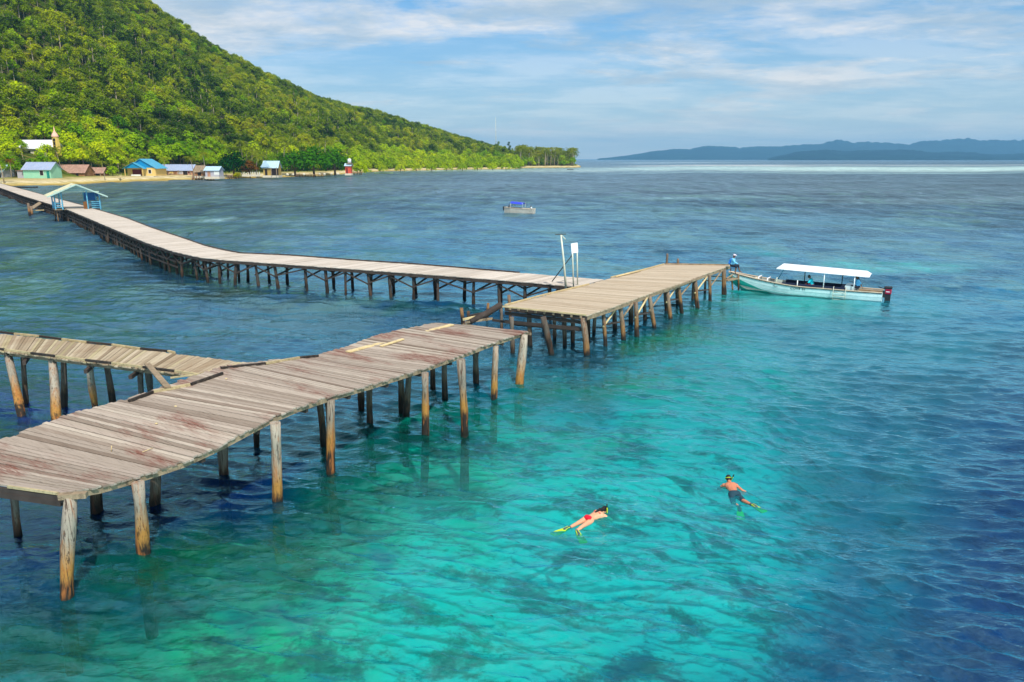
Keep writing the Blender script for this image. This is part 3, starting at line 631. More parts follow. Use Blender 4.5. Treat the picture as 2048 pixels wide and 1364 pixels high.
# carry both edges on to the beach
for L_ in (WNp, WFp):
    d_ = (L_[0]-L_[1]).normalized(); L_.insert(0, L_[0]+d_*30)
def evenpair(A, B, n):
    # pair the far edge with the nearest point of the near edge so boards stay square
    a = resample(A, n); bs = resample(B, n*4); o = []
    k = 0
    for i, p in enumerate(a):
        j = min(range(len(bs)), key=lambda q: (bs[q]-p).length); k = max(k, j); o.append(bs[k])
    return a, o
A_, B_ = evenpair(WNp, WFp, 130); B_[-1] = WFp[-1]
local(planks(MB(), A_, B_, 0.30, 0.03, 0.05, 0.05, 0.012), far).build('walkway_deck', M_fwalk, far)
def run(pl, w, h, dz, name, mat, inset=0.0, other=None):
    mb = MB(); q = [p+Vector((0, 0, dz))+((o_-p).normalized()*inset if other else Vector()) for p, o_ in zip(pl, other or pl)]
    for a, b in zip(q, q[1:]): mb.beam(a, b, w, h)
    return local(mb, far).build(name, mat, far)
run(A_, 0.10, 0.22, -0.17, 'walkway_edge_beam', M_dbeam, 0.06, B_); run(B_, 0.10, 0.2, -0.16, 'walkway_edge_beam', M_dbeam, 0.06, A_)
run(B_[:-2], 0.09, 0.09, 0.05, 'walkway_kerb', M_dbeam, 0.03, A_)
run(TF, 0.10, 0.2, -0.16, 'platform_edge_beam', M_beam, 0.06, TB); run(TB, 0.10, 0.2, -0.16, 'platform_edge_beam', M_beam, 0.06, TF)
run([TF[0], TB[0]], 0.1, 0.2, -0.165, 'platform_end_beam', M_dbeam); run([TF[-1], TB[-1]], 0.1, 0.2, -0.165, 'platform_end_beam', M_dbeam)
# low rail boards on the platform edges
for a, b in (((1010, 610), (1085, 590)), ((1085, 590), (1161, 572)), ((1161, 572), (1178, 568)), ((1222, 554.5), (1283, 540)), ((1283, 540), (1328, 528))):
    local(MB().beam(at(*a, ZF+.05), at(*b, ZF+.05), 0.09, 0.08), far).build('kerb_board', M_kfar, far)
local(MB().beam(at(1330, 527.6, ZF+.05), at(1458, 529.6, ZF+.05), 0.10, 0.10), far).build('kerb_board', M_beam, far)
local(MB().beam(at(1005, 613, ZF+.03), at(1172, 630, ZF+.03), 0.09, 0.07), far).build('kerb_board', M_kfar, far)
# floor joists whose pale ends show under the near end
e_a, e_b = TF[0], TB[0]
for i in range(9):
    p = e_a.lerp(e_b, 0.06+i*0.108); d_ = (TF[1]-TF[0]).normalized()
    local(MB().beam(p-d_*0.14+Vector((0, 0, -.1)), p+d_*17+Vector((0, 0, -.1)), 0.10, 0.12), far).build('joist', M_beam, far)
for dz, s_ in ((-0.42, 0.0), (-0.78, -0.12)):
    local(MB().beam(e_a+Vector((0, .1, dz)), e_b+Vector((0, .1, dz+s_)), 0.08, 0.18), far).build('rail', M_dbeam, far)
def fpile(b, t_, r, m, par=far, name='post'):
    b = Vector(b); t_ = Vector(t_); d = t_-b; lo = b-d*(2.6/max(d.z, 0.5))
    return local(pile_mesh(lo, t_, r, 8), par).build(name, m, par)
def tpile(bx, by, tx, ty, r, m, zt=1.95):
    b = at(bx, by, 0); k = aty(tx, ty, b.y); fpile(b, (k.x, b.y, zt), r, m)
front = [(1170, 708, 1166, 633, .17), (1208, 690, 1207, 618, .13), (1245, 676, 1241, 606, .14), (1275, 670, 1271, 600, .15), (1308, 655, 1299, 590, .14), (1342, 637, 1333, 577, .14), (1366, 626, 1358, 568, .14), (1397, 616, 1390, 556, .15), (1421, 605, 1419, 549, .13), (1448, 590, 1448, 538, .19)]
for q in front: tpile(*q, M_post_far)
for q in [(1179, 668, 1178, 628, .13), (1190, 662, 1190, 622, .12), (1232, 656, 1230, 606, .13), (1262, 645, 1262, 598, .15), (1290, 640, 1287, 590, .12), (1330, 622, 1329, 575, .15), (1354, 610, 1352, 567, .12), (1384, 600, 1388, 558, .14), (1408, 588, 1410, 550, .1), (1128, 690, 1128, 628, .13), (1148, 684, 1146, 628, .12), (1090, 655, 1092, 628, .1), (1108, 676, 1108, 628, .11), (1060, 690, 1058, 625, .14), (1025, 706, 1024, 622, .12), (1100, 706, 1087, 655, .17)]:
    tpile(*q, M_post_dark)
# knee braces in front of the piles
for i, q in enumerate(front[1:-1]):
    b = at(q[0], q[1], 0); k = aty(q[2], q[3], b.y); nx = front[i+2]; nb = at(nx[0], nx[1], 0); nk = aty(nx[2], nx[3], nb.y)
    lo = Vector((k.x, b.y-.12, 1.05)); hi = Vector((nk.x, nb.y-.12, 1.92)).lerp(Vector((k.x, b.y-.12, 1.92)), 0.2)
    local(MB().tube([lo, hi], [0.05, 0.06], 7), far).build('brace', M_beam if i % 2 else M_pale, far)
    if i % 2 == 0:
        local(MB().beam((k.x, b.y-.1, 1.2), (nk.x, nb.y-.1, 0.95), 0.08, 0.09), far).build('brace', M_dbeam, far)
# piles and crossed braces under the walkway
La = resample(A_, 400); cum = [0]
for a, b in zip(La, La[1:]): cum.append(cum[-1]+(b-a).length)
tot = cum[-1]; d = tot-2.2; bents = []
while d > 6:
    k = min(range(400), key=lambda i: abs(cum[i]-d)); p = La[k]; o_ = min(resample(B_, 400), key=lambda q: (q-p).length)
    ac = (o_-p).normalized(); bents.append((p+ac*0.28, o_-ac*0.28, ac)); d -= random.uniform(1.75, 2.35)
npost = 0; stuffp = MB(); stuffb = MB(); nbr = 0
for i, (p, q, ac) in enumerate(bents):
    for s_, pp in ((0, p), (1, q)):
        b = Vector((pp.x+random.uniform(-.14, .14), pp.y+random.uniform(-.14, .14), 0)); t_ = Vector((pp.x, pp.y, 1.95)); r = random.uniform(0.105, 0.15)
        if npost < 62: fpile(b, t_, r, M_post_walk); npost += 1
        else:
            dd = t_-b; m2 = pile_mesh(b-dd*1.2, t_, r, 6); k0 = len(stuffp.v); stuffp.v += m2.v; stuffp.f += [tuple(x+k0 for x in f) for f in m2.f]; stuffp.sm += m2.sm
    near_ = i < 24
    def br(a, b, w=0.07, h=0.12):
        global nbr
        if near_ and nbr < 92: local(MB().beam(a, b, w, h), far).build('brace', M_dbeam, far); nbr += 1
        else: stuffb.beam(a, b, w, h)
    br(p+Vector((0, 0, 1.9-0.06))-ac*0.3, q+Vector((0, 0, 1.84))+ac*0.3-Vector((0, 0, 0)), 0.1, 0.13) if False else br(Vector((p.x, p.y, 1.84))-ac*0.3, Vector((q.x, q.y, 1.84))+ac*0.3, 0.1, 0.13)
    br(Vector((p.x, p.y, 1.02))-ac*0.15, Vector((q.x, q.y, 1.7))+ac*0.1)
    if i+1 < len(bents):
        p2, q2, a2 = bents[i+1]
        if (p2-p).length < 4:
            f_ = -ac*0.15
            br(Vector((p.x, p.y, 1.05 if i % 2 else 1.75))+f_, Vector((p2.x, p2.y, 1.75 if i % 2 else 1.05))+f_, 0.06, 0.1)
            br(Vector((q.x, q.y, 1.75 if i % 2 else 1.05)), Vector((q2.x, q2.y, 1.05 if i % 2 else 1.75)), 0.06, 0.1)
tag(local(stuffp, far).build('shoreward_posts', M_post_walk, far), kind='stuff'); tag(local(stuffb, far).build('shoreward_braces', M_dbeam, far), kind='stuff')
cut = [i for i, p in enumerate(A_) if p.y > 66]; kA = A_[:len(cut)]; kB = B_[:len(cut)]
for dz, ins in ((-.95, .2), (-1.45, .25)):  # dark rails added to thicken the shade under the shoreward walkway
    run(kA, 0.10, 0.16, dz, 'shade_rail', M_dbeam, ins, kB); run(kB, 0.10, 0.16, dz, 'shade_rail', M_dbeam, ins, kA)
# broken lower landing at the left corner of the platform
for bx, by, tx, ty, r, m in [(925, 652, 923, 616, .13, M_post_far), (974, 640, 976, 606, .1, M_post_far), (1020, 640, 1018, 590, .11, M_post_far), (1003, 662, 1002, 612, .1, M_post_dark), (936, 648, 937, 622, .12, M_post_dark)]:
    b = at(bx, by, 0); k = aty(tx, ty, b.y); fpile(b, k, r, m)
a_ = at(938, 647, .95); b_ = at(1003, 609, 1.85)
local(MB().tube([at(940, 644, 0.8), at(972, 628, 1.15), at(1004, 608, 1.75)], [.17, .19, .17], 9, jit=.08), far).build('log', M_dbeam, far)
for p, q, m in (((926, 639, 1.0), (983, 627, 1.1), M_pale), ((926, 650, .75), (1062, 668, .9), M_beam), ((935, 633, 1.1), (985, 622, 1.2), M_dbeam), ((930, 645, .8), (985, 637, .9), M_beam), ((985, 640, 1.1), (1040, 648, 1.1), M_dbeam), ((1022, 648, 1.1), (1160, 660, 1.1), M_dbeam)):
    local(MB().beam(at(*p), at(*q), .08, .13), far).build('landing_beam', m, far)
# boarding steps at the far end
for bx, by, tx, ty, r in [(1465, 580, 1463, 552, .07), (1478, 580, 1477, 548, .08), (1483, 577, 1482, 552, .06)]:
    b = at(bx, by, 0); k = aty(tx, ty, b.y); fpile(b, k, r, M_post_far)
for a, b in (((1450, 561, .9), (1482, 555, .9)), ((1453, 557, 1.0), (1466, 549, 1.25)), ((1420, 552, 1.2), (1452, 554, 1.2)), ((1405, 561, 1.0), (1452, 562, 1.0))):
    local(MB().beam(at(*a), at(*b), .5 if a[0] == 1450 else .09, .08), far).build('boarding_step', M_beam, far)
# mooring posts standing on the back edge
for x, y0, y1, r, lab in ((1334.5, 528, 507, .10, 'taller dark mooring post at the back corner of the far platform'), (1356, 528, 517, .10, 'shorter mooring post on the back edge of the far platform')):
    b = at(x, y0, ZF); t_ = aty(x, y1, b.y); o = pile_mesh(b-Vector((0, 0, .6)), t_, r, 8).build('mooring_post', M_post_far, None, (b.x, b.y, ZF)); tag(o, lab, 'mooring post')
# lamp pole, notice board, leaning pole
M_gal = plain('galvanised_pole', sr((206, 208, 190)), 0.45, 0.1, 4, metal=0.2)
M_white = plain('white_paint', sr((238, 238, 240)), 0.45, 0.04, 4)
M_dpole = plain('dark_iron', sr((60, 66, 62)), 0.6, 0.2, 4)
b = at(1132, 577, ZF); tp = aty(1122, 470, b.y)
pl = empty('lamp_pole', b); tag(pl, 'tall pale pole with a small dark crosspiece on top, leaning left on the far platform', 'lamp pole')
local(MB().tube([b, b.lerp(tp, .5)+Vector((.02, 0, 0)), tp], [.075, .065, .05], 10), pl).build('pole', M_gal, pl)
local(MB().beam(tp+Vector((-.36, 0, .03)), tp+Vector((.30, .1, .05)), .10, .05), pl).build('crosspiece', M_dpole, pl)
local(MB().beam(tp+Vector((.06, 0, -.02)), tp+Vector((.28, 0, -.26)), .12, .05), pl).build('lamp_bracket', M_gal, pl)
b1 = at(1147, 574, ZF); b2 = at(1155, 570, ZF); h1 = aty(1144.5, 487, b1.y); h2 = aty(1154, 487, b2.y)
sg = empty('notice_board', b1); tag(sg, 'blank white notice board on two thin white legs beside the lamp pole', 'notice board')
for b, h in ((b1, h1), (b2, h2)): local(MB().tube([b, h], .045, 8), sg).build('leg', M_gal, sg)
c = (h1+h2)/2; d_ = (h2-h1).normalized(); wv = Vector((1, 0.32, 0)).normalized()
local(MB().beam(aty(1142.5, 497, b1.y-.06), aty(1155.5, 495, b1.y+.1), .035, .62), sg).build('panel', M_white, sg)
q0 = at(1104, 563, ZF+.05); q1 = aty(1152, 500, b2.y+.0)
o = MB().tube([q0, q1], .035, 7).build('leaning_pole', M_dpole, None, tuple(q0)); tag(o, 'thin dark pole leaning from the walkway against the notice board', 'pole')
# white pipe lying on the platform's back edge
o = MB().tube([at(1232, 553, ZF+.08), at(1282, 541, ZF+.08)], .05, 8).build('pipe', M_pale, None, tuple(at(1232, 553, ZF+.03))); tag(o, 'pale pipe lying along the back edge of the far platform', 'pipe')

# shelter over the walkway
M_sblue = plain('shelter_blue_paint', sr((96, 168, 196)), 0.6, 0.15, 2, dirt=sr((70, 110, 130)))
M_sblue2 = plain('shelter_deep_blue_paint', sr((30, 100, 170)), 0.6, 0.2, 2)
M_sroof = plain('shelter_roof_sheet', sr((214, 208, 170)), 0.6, 0.12, 1.2, dirt=sr((170, 168, 130)))
M_sgab = plain('shelter_gable', sr((170, 196, 184)), 0.6, 0.12, 2)
fc = (at(109, 420, ZF)+at(203, 416, ZF))/2; dw = (at(137, 419.5, ZF)-at(212, 451, ZF)).normalized()
sh = empty('shelter', fc); tag(sh, 'small open shelter with gabled tan roof and blue walls astride the boardwalk', 'shelter')
wx = Vector((1, 0.12, 0)).normalized()              # the gable faces the sea
yy = dw; W2 = 3.45; Dp = 4.0; EV = 2.55; AP = 4.0
def sp(u, v_, z): return fc+wx*u+yy*v_+Vector((0, 0, z))
def swall(name, a, b, z0, z1, mat, th=0.07):
    mb = MB(); mb.beam(a+Vector((0, 0, (z0+z1)/2)), b+Vector((0, 0, (z0+z1)/2)), th, z1-z0); return local(mb, sh).build(name, mat, sh)
for u, v_ in ((-W2, 0), (-W2+1.1, 0), (W2-1.9, 0), (W2, 0), (-W2, Dp), (-W2+1.1, Dp), (W2-1.9, Dp), (W2, Dp)):
    local(MB().beam(sp(u, v_, -.1), sp(u, v_, EV+(.5 if abs(u) < 2.5 else 0)), .16, .16, up=tuple(wx)), sh).build('post', M_sblue, sh)
for sgn in (-1, 1):
    mb = MB(); ov = 1.15; rise = (AP-EV)/W2
    e = lambda u, v_, dz=0: sp(u, v_, AP-abs(u)*rise+dz)
    L = W2+ov
    for k in range(12):            # corrugated sheets
        v0 = -1.0+k*(Dp+2.0)/12; v1 = v0+(Dp+2.0)/12*.96
        p = [e(0, v0), e(sgn*L, v0), e(sgn*L, v1), e(0, v1)]
        if sgn > 0: pass
        mb.hexa([q-Vector((0, 0, .04)) for q in p]+p)
    local(mb, sh).build('roof', M_sroof, sh)
    local(MB().beam(e(0, -1.02, -.1), e(sgn*L, -1.02, -.1), .05, .2), sh).build('barge_board', M_sgab, sh)
mb = MB(); g0, g1, g2 = sp(-W2*.72, -.1, EV+.35), sp(W2*.72, -.1, EV+.35), sp(0, -.1, AP-.1)
bk = yy*.08; mb.poly([g0, g1, g2]); mb.poly([g2+bk, g1+bk, g0+bk]); mb.poly([g0, g0+bk, g1+bk, g1]); mb.poly([g1, g1+bk, g2+bk, g2]); mb.poly([g2, g2+bk, g0+bk, g0])
local(mb, sh).build('gable', M_sgab, sh)
for k in range(4): local(MB().beam(sp(-1.9+k*.35, -.14, EV+.45+k*.25), sp(1.9-k*.35, -.14, EV+.45+k*.25), .03, .06), sh).build('louvre', M_sblue, sh)
swall('tie_beam', sp(-W2, 0, 0), sp(W2, 0, 0), EV+.12, EV+.3, M_sgab, .1)
swall('side_wall', sp(-W2, 0, 0), sp(-W2, Dp, 0), .05, 1.1, M_sblue); swall('side_wall', sp(W2, 0, 0), sp(W2, Dp, 0), .05, 1.1, M_sblue2)
swall('upper_wall', sp(-W2, 0, 0), sp(-W2, Dp, 0), 2.0, 2.5, M_sblue2); swall('upper_wall', sp(W2, 0, 0), sp(W2, Dp, 0), 1.9, 2.5, M_sblue2)
swall('upper_wall', sp(W2-1.8, Dp, 0), sp(W2, Dp, 0), 1.2, 2.5, M_sblue2)
swall('back_rail', sp(-W2, Dp, 0), sp(-W2+1.1, Dp, 0), .1, .9, M_white); swall('back_rail', sp(W2-1.8, Dp, 0), sp(W2, Dp, 0), .1, .9, M_sblue)
for k in range(4): swall('front_rail', sp(W2-1.35, -.02, 0), sp(W2-.1, -.02, 0), .12+k*.32, .24+k*.32, M_sblue, .06)
for k in range(3): swall('front_rail', sp(-W2+.1, -.02, 0), sp(-W2+1.0, -.02, 0), .2+k*.34, .3+k*.34, M_sblue, .06)
for s_ in (-1, 1):
    u = s_*(W2-.55); local(MB().beam(sp(u, .3, .48), sp(u, Dp-.3, .48), .5, .07), sh).build('bench', M_white if s_ < 0 else M_sblue, sh)
for k in range(4): swall('baluster', sp(W2-1.9+k*.22, Dp*.5, 0), sp(W2-1.82+k*.22, Dp*.5, 0), .1, .8, M_white, .05)
# floor on both sides of the walkway and its piles
local(MB().beam(sp(-W2+.8, -.1, -.1), sp(-W2+.8, Dp+.1, -.1), 1.7, .1), sh).build('floor', M_beam, sh)
local(MB().beam(sp(W2-1.2, -.1, -.1), sp(W2-1.2, Dp+.1, -.1), 2.5, .1), sh).build('floor', M_beam, sh)
for u in (-W2+.1, W2-.2):
    for v_ in (0.05, Dp): fpile(sp(u, v_, -ZF), sp(u, v_, -.12), .09, M_post_far, sh, 'floor_post')
o = MB().box(-.3, .3, -.25, .25, 0, 1.15, Matrix.Translation(sp(1.3, .4, .0)) @ Matrix.Rotation(.1, 4, 'Z')).build('crate', plain('brown_crate', sr((120, 78, 36)), .7, .2, 3), None, tuple(sp(1.3, .4, 0)))
tag(o, 'upright brown wooden crate standing inside the blue shelter', 'crate'); o.modifiers.new('edge', 'BEVEL').width = .02
# little side landing left of the shelter
sl_ = empty('side_landing', at(60, 430, 0)); tag(sl_, 'small broken landing stage with slanting boards left of the shelter', 'landing stage')
for bx, by, tx, ty in ((60, 432, 56, 406), (64, 430, 62, 412)):
    b = at(bx, by, 0); k = aty(tx, ty, b.y); local(MB().tube([b-Vector((0, 0, 1.5)), k], .2, 8, jit=.06), sl_).build('post', M_post_far, sl_)
local(MB().beam(at(63, 417, 1.1), at(85, 403, 1.9), .9, .12), sl_).build('ramp_board', M_beam, sl_)
local(MB().beam(at(60, 421, .7), at(88, 420, .7), .5, .1), sl_).build('step_board', M_pale, sl_)
# ------------------------------------------------------------------ trees
LG = lambda name, *c: leafmat(name, [(i/(len(c)-1), sr(q)) for i, q in enumerate(c)])
ML_hill = LG('hill_leaves', (20, 40, 4), (52, 80, 6), (96, 122, 6), (128, 148, 8), (172, 180, 14), (128, 120, 28))
ML_low = LG('lowland_leaves', (46, 96, 2), (104, 150, 2), (150, 182, 4), (184, 202, 6), (208, 210, 16))
ML_mang = LG('mangrove_leaves', (112, 146, 0), (148, 176, 0), (178, 194, 4), (198, 206, 12))
ML_palm = LG('palm_leaves', (58, 80, 12), (96, 112, 18), (128, 138, 30), (156, 150, 46))
ML_dark = LG('dark_leaves', (14, 52, 14), (24, 76, 18), (44, 104, 14))
ML_mid = LG('mid_leaves', (34, 88, 6), (60, 116, 6), (88, 138, 8))
ML_red = LG('reddish_leaves', (96, 64, 24), (124, 84, 24), (110, 96, 24))
ML_yel = LG('golden_leaves', (140, 148, 6), (164, 160, 10), (160, 160, 20))
M_trunk = plain('pale_trunk', sr((176, 160, 134)), .9, .3, .6); M_trunk2 = plain('brown_trunk', sr((108, 86, 60)), .9, .3, .6)
def leafball(mb, c, r, n, ls, flat=0.75, up=0.55):
    for _ in range(n):
        d = Vector((random.gauss(0, 1), random.gauss(0, 1), random.gauss(0, 1))); d.normalize()
        if d.z < -0.35 and random.random() < .6: d.z = -d.z
        k = random.uniform(0.62, 1.0) if random.random() < .75 else random.uniform(.2, .7)
        p = Vector(c)+Vector((d.x*r*k, d.y*r*k, d.z*r*k*flat))
        nrm = (d+Vector((0, 0, up))+Vector((random.gauss(0, .35), random.gauss(0, .35), random.gauss(0, .3)))).normalized()
        a = nrm.orthogonal().normalized(); a = Matrix.Rotation(random.uniform(0, 6.3), 3, nrm) @ a; b = nrm.cross(a)
        s_ = ls*random.uniform(.6, 1.35); w_ = s_*random.uniform(.45, .75)
        mb.poly([p-a*s_, p-b*w_+nrm*s_*.12, p+a*s_, p+b*w_+nrm*s_*.12])
def crown_broad(H, Rr, ncl, nl, ls, flat=.75, base=.45):
    mb = MB()
    for i in range(ncl):
        a = i*2.4+random.uniform(-.4, .4); f = math.sqrt((i+.5)/ncl); rr = Rr*f*.72
        z = H*(base+(1-base)*(1-f*f*.75)*random.uniform(.75, 1.0)); cr = Rr*random.uniform(.30, .48)
        leafball(mb, (math.cos(a)*rr, math.sin(a)*rr, z-cr*.6), cr, int(nl/ncl), ls, flat)
    return mb
def trunk_mb(H, r, fork=True, lean=0.0, Rr=3):
    mb = MB(); top = Vector((lean, lean*.5, H*.62)); mb.tube([(0, 0, -1.2), (lean*.3, 0, H*.3), top], [r*1.25, r, r*.7], 6)
    if fork:
        for i in range(5):
            a = i*1.3+random.uniform(0, .5); mb.tube([top-Vector((0, 0, H*.12*random.random())), top+Vector((math.cos(a)*Rr*.3, math.sin(a)*Rr*.3, H*.14)), top+Vector((math.cos(a)*Rr*.62, math.sin(a)*Rr*.62, H*.26))], [r*.5, r*.34, r*.14], 5)
    return mb
def palm_mb(H, nf=15, L=4.2, lean=.8):
    tr = MB().tube([(0, 0, -1), (lean*.15, 0, H*.35), (lean*.5, .1, H*.7), (lean, .15, H)], [.26, .19, .16, .13], 7)
    mb = MB(); c = Vector((lean, .15, H))
    for i in range(nf):
        az = i*2.4+random.uniform(-.25, .25); el = random.uniform(-.25, 1.15); l_ = L*random.uniform(.8, 1.1); p = c.copy(); prev = None
        dh = Vector((math.cos(az), math.sin(az), 0)); sd_ = Vector((-dh.y, dh.x, 0)); ns = 8
        for s in range(ns+1):
            e = el-(s/ns)**1.3*(1.5+.5*max(el, 0)); q = p+(dh*math.cos(e)+Vector((0, 0, math.sin(e))))*l_/ns
            w_ = (.42*math.sin(min(1, (s+1.2)/ns)*math.pi*.92)+.06)*l_/4.2
            for sg in (-1, 1):
                t1 = p+sd_*sg*w_*1.5+(q-p)*.9+Vector((0, 0, -w_*.75))
                mb.poly([p, p+(q-p)*.62, t1+(q-p)*.25, t1])
            p = q
    return tr, mb
PROTO = {}
def proto(key, name, label, cat, crown, cm, trunk, tm, loc=(0, 0, -40)):
    PROTO[key] = (name, crown.mesh(name+'_crown'), cm, trunk.mesh(name+'_trunk'), tm, label, cat)
    PROTO[key][1].materials.append(cm); PROTO[key][3].materials.append(tm)
first = {}
def plant(key, p, rz=None, sc=1.0, label=None, group=None, mat=None, sz=1.0):
    name, cm_, m1_, tm_, m2_, lab, cat = PROTO[key]
    r = empty(name, p, random.uniform(0, 6.28) if rz is None else rz); r.scale = (sc, sc, sc*sz)
    c = link(bpy.data.objects.new('crown', cm_)); c.parent = r; t_ = link(bpy.data.objects.new('trunk', tm_)); t_.parent = r
    if mat:
        for o, m in ((c, mat),): o.material_slots[0].link = 'OBJECT'; o.material_slots[0].material = mat
    tag(r, label or lab, cat, group); first.setdefault(key, (c, t_)); return r
random.seed(11)
for i, (H_, R_, n_, b_) in enumerate(((8.6, 4.8, 14, .36), (9.6, 4.6, 13, .42), (7.2, 5.2, 15, .3), (11.0, 3.9, 11, .45))):
    proto('hill%d' % i, 'forest_tree', '', 'tree', crown_broad(H_, R_, n_, 820, .44, .85, b_), ML_hill, trunk_mb(H_, .2, Rr=R_), M_trunk)
for i, (H_, R_, n_, b_) in enumerate(((8, 4.6, 12, .3), (6.5, 3.8, 10, .25), (9.5, 4.6, 12, .4))):
    proto('low%d' % i, 'broadleaf_tree', '', 'tree', crown_broad(H_, R_, n_, 600, .46, .85, b_), ML_low, trunk_mb(H_, .2, Rr=R_), M_trunk2)
for i, (H_, R_, n_) in enumerate(((9.0, 5.6, 16), (7.5, 5.0, 14))):
    proto('mang%d' % i, 'mangrove', '', 'mangrove', crown_broad(H_, R_, n_, 850, .50, .9, .12), ML_mang, trunk_mb(H_, .22, Rr=R_), M_trunk2)
mbs = MB()
for i in range(5): leafball(mbs, (random.uniform(-1, 1), random.uniform(-1, 1), 14-i*1.5), random.uniform(1.2, 1.9), 60, .45, .8)
proto('slim', 'slender_tree', '', 'tree', mbs, ML_hill, MB().tube([(0, 0, -1), (.2, 0, 7), (.1, .2, 14)], [.24, .2, .12], 6), M_trunk)
for i, (H_, ln) in enumerate(((9.5, 1.3), (12.5, -1.0))):
    tr_, cr2 = palm_mb(H_, 18, 4.6, ln); proto('palm%d' % i, 'coconut_palm', '', 'palm', cr2, ML_palm, tr_, M_trunk)
proto('spread', 'spreading_tree', '', 'tree', crown_broad(9.5, 7.0, 24, 1500, .5, .8, .28), ML_mid, trunk_mb(9, .35, Rr=6), M_trunk2)

# where trees may not stand: houses and yards (pixel x range, depth behind the shore line)
def clear(u, v_):
    if v_ < 0.07: return True
    if 26 < u < 124 and .20 < v_ < .265: return True     # hall and tower on the slope
    if 36 < u < 212 and v_ < .19: return True
    if 236 < u < 450 and v_ < .20: return True
    if u < 745 and v_ < .135: return True
    return False
random.seed(5)
spots = []
# march over the slope in metres
u = -60.0
while u < 1152:
    s, r = shoreP(u), ridgeP(u); Lr = (r-s).length; nxt = shoreP(u+4); nx2 = ridgeP(u+4)
    mid_step = ((nxt.lerp(nx2, .4))-(s.lerp(r, .4))).length/4.0
    du = 5.9/max(mid_step, .2)
    v_ = .03 if u > 745 else .12
    while v_ < 1.12:
        uu = u+random.uniform(-.5, .5)*du; vv = v_+random.uniform(-.5, .5)*5.9/Lr
        if not clear(uu, vv) and uu < 1148: spots.append((uu, vv))
        v_ += 5.9/Lr
    u += du
pts = []
for uu, vv in spots:
    p = land(uu, vv); gap = mnoise.noise(Vector((p.x*.02, p.y*.02, 3)))
    low = vv < .30+.12*gap if uu < 760 else vv < .42
    if uu > 1040: k = 'palm%d' % random.randint(0, 1) if random.random() < .62 else 'low%d' % random.randint(0, 2)
    elif uu > 700 and vv < .30: k = 'mang%d' % random.randint(0, 1)
    elif low: k = random.choice(['low0', 'low1', 'low2', 'low2', 'hill0', 'palm0' if vv < .2 else 'low0', 'palm1' if vv < .2 else 'low1'])
    else: k = random.choice(['hill0', 'hill1', 'hill2', 'hill3', 'hill0', 'hill2', 'slim' if .4 < vv < .8 else 'hill2', 'low0' if gap > .05 else 'hill3'])
    sc = random.uniform(.6, 1.12) if random.random() < .85 else random.uniform(1.15, 1.6)
    if uu > 1040: sc = random.choice([.75, 1.0, 1.35, 1.6])*(1 if k[:4] == 'palm' else .9)
    if k == 'slim': sc *= .9
    if vv > .8: sc = min(sc, 1.0); k = {'hill3': 'hill0', 'hill1': 'hill2'}.get(k, k)
    pts.append((k, p, sc, uu, vv))
def seen_px(p):
    dz = p.z-CH; f_ = p.y*math.cos(PITCH)-dz*math.sin(PITCH); u_ = p.y*math.sin(PITCH)+dz*math.cos(PITCH)
    return 1024+F*p.x/f_, 682-F*u_/f_
vis = [q for q in pts if -10 < seen_px(q[1])[0] < 1160 and seen_px(q[1])[1] > 0]
def app(q): return q[2]/q[1].length*(1 if q[4] < .9 else .3)*(1.25 if q[4] < .13 else 1)
vis.sort(key=lambda q: -app(q)); N_IND = 238
ind = set(id(q) for q in vis[:N_IND])
LM = [(-99, 'at the left edge, left of the mint green house'), (46, 'behind the mint green house'), (108, 'behind the brown shacks'), (206, 'behind the bleached shrub'), (252, 'behind the turquoise roofed house'), (320, 'behind the long blue grey roof'),
      (390, 'behind the grey shed'), (450, 'behind the dark spreading tree'), (518, 'behind the yellow hut'), (566, 'behind the shade trees'), (686, 'behind the red hut'), (745, 'behind the mangroves just past the red hut'), (900, 'behind the far mangroves'), (1045, 'on the sandy point')]
KN = {'hill': 'olive tree', 'low': 'yellow green tree', 'mang': 'lime mangrove', 'slim': 'slender pale trunked tree', 'palm': 'coconut palm'}
GR = {'hill': 'olive forest trees on the lower hillside', 'low': 'yellow green trees at the foot of the hill', 'mang': 'mangroves along the shore', 'slim': 'slender trees on the hillside', 'palm': 'coconut palms behind the beach'}
ORD = ['first', 'second', 'third', 'fourth', 'fifth', 'sixth', 'seventh', 'eighth', 'ninth', 'tenth', 'eleventh', 'twelfth', 'thirteenth', 'fourteenth', 'fifteenth', 'sixteenth', 'seventeenth', 'eighteenth', 'nineteenth', 'twentieth', 'twenty-first', 'twenty-second', 'twenty-third', 'twenty-fourth', 'twenty-fifth', 'twenty-sixth', 'twenty-seventh', 'twenty-eighth', 'twenty-ninth', 'thirtieth']
chosen = list(vis[:N_IND])
for k in PROTO:                              # every kind stands somewhere in the scene at least once
    if k != 'spread' and not any(q[0] == k for q in chosen): chosen.append([x for x in vis if x[0] == k and id(x) not in ind][0]); ind.add(id(chosen[-1]))
cells = {}
for q in chosen:
    sx = seen_px(q[1])[0]; lm = [t_ for x_, t_ in LM if sx >= x_ or x_ == -99][-1]
    row = 'front' if q[4] < .17 else 'middle' if q[4] < .23 else 'upper'
    cells.setdefault((q[0].rstrip('0123'), lm, row), []).append((sx, q))
for (kk, lm, row), L_ in cells.items():
    L_.sort(key=lambda e: e[0])
    for i, (sx, q) in enumerate(L_):
        lab = '%s %s %s' % (row+' row' if len(L_) == 1 else ORD[min(i, 29)]+' '+row+' row', KN[kk], lm)
        plant(q[0], q[1], None, q[2], lab, GR[kk])
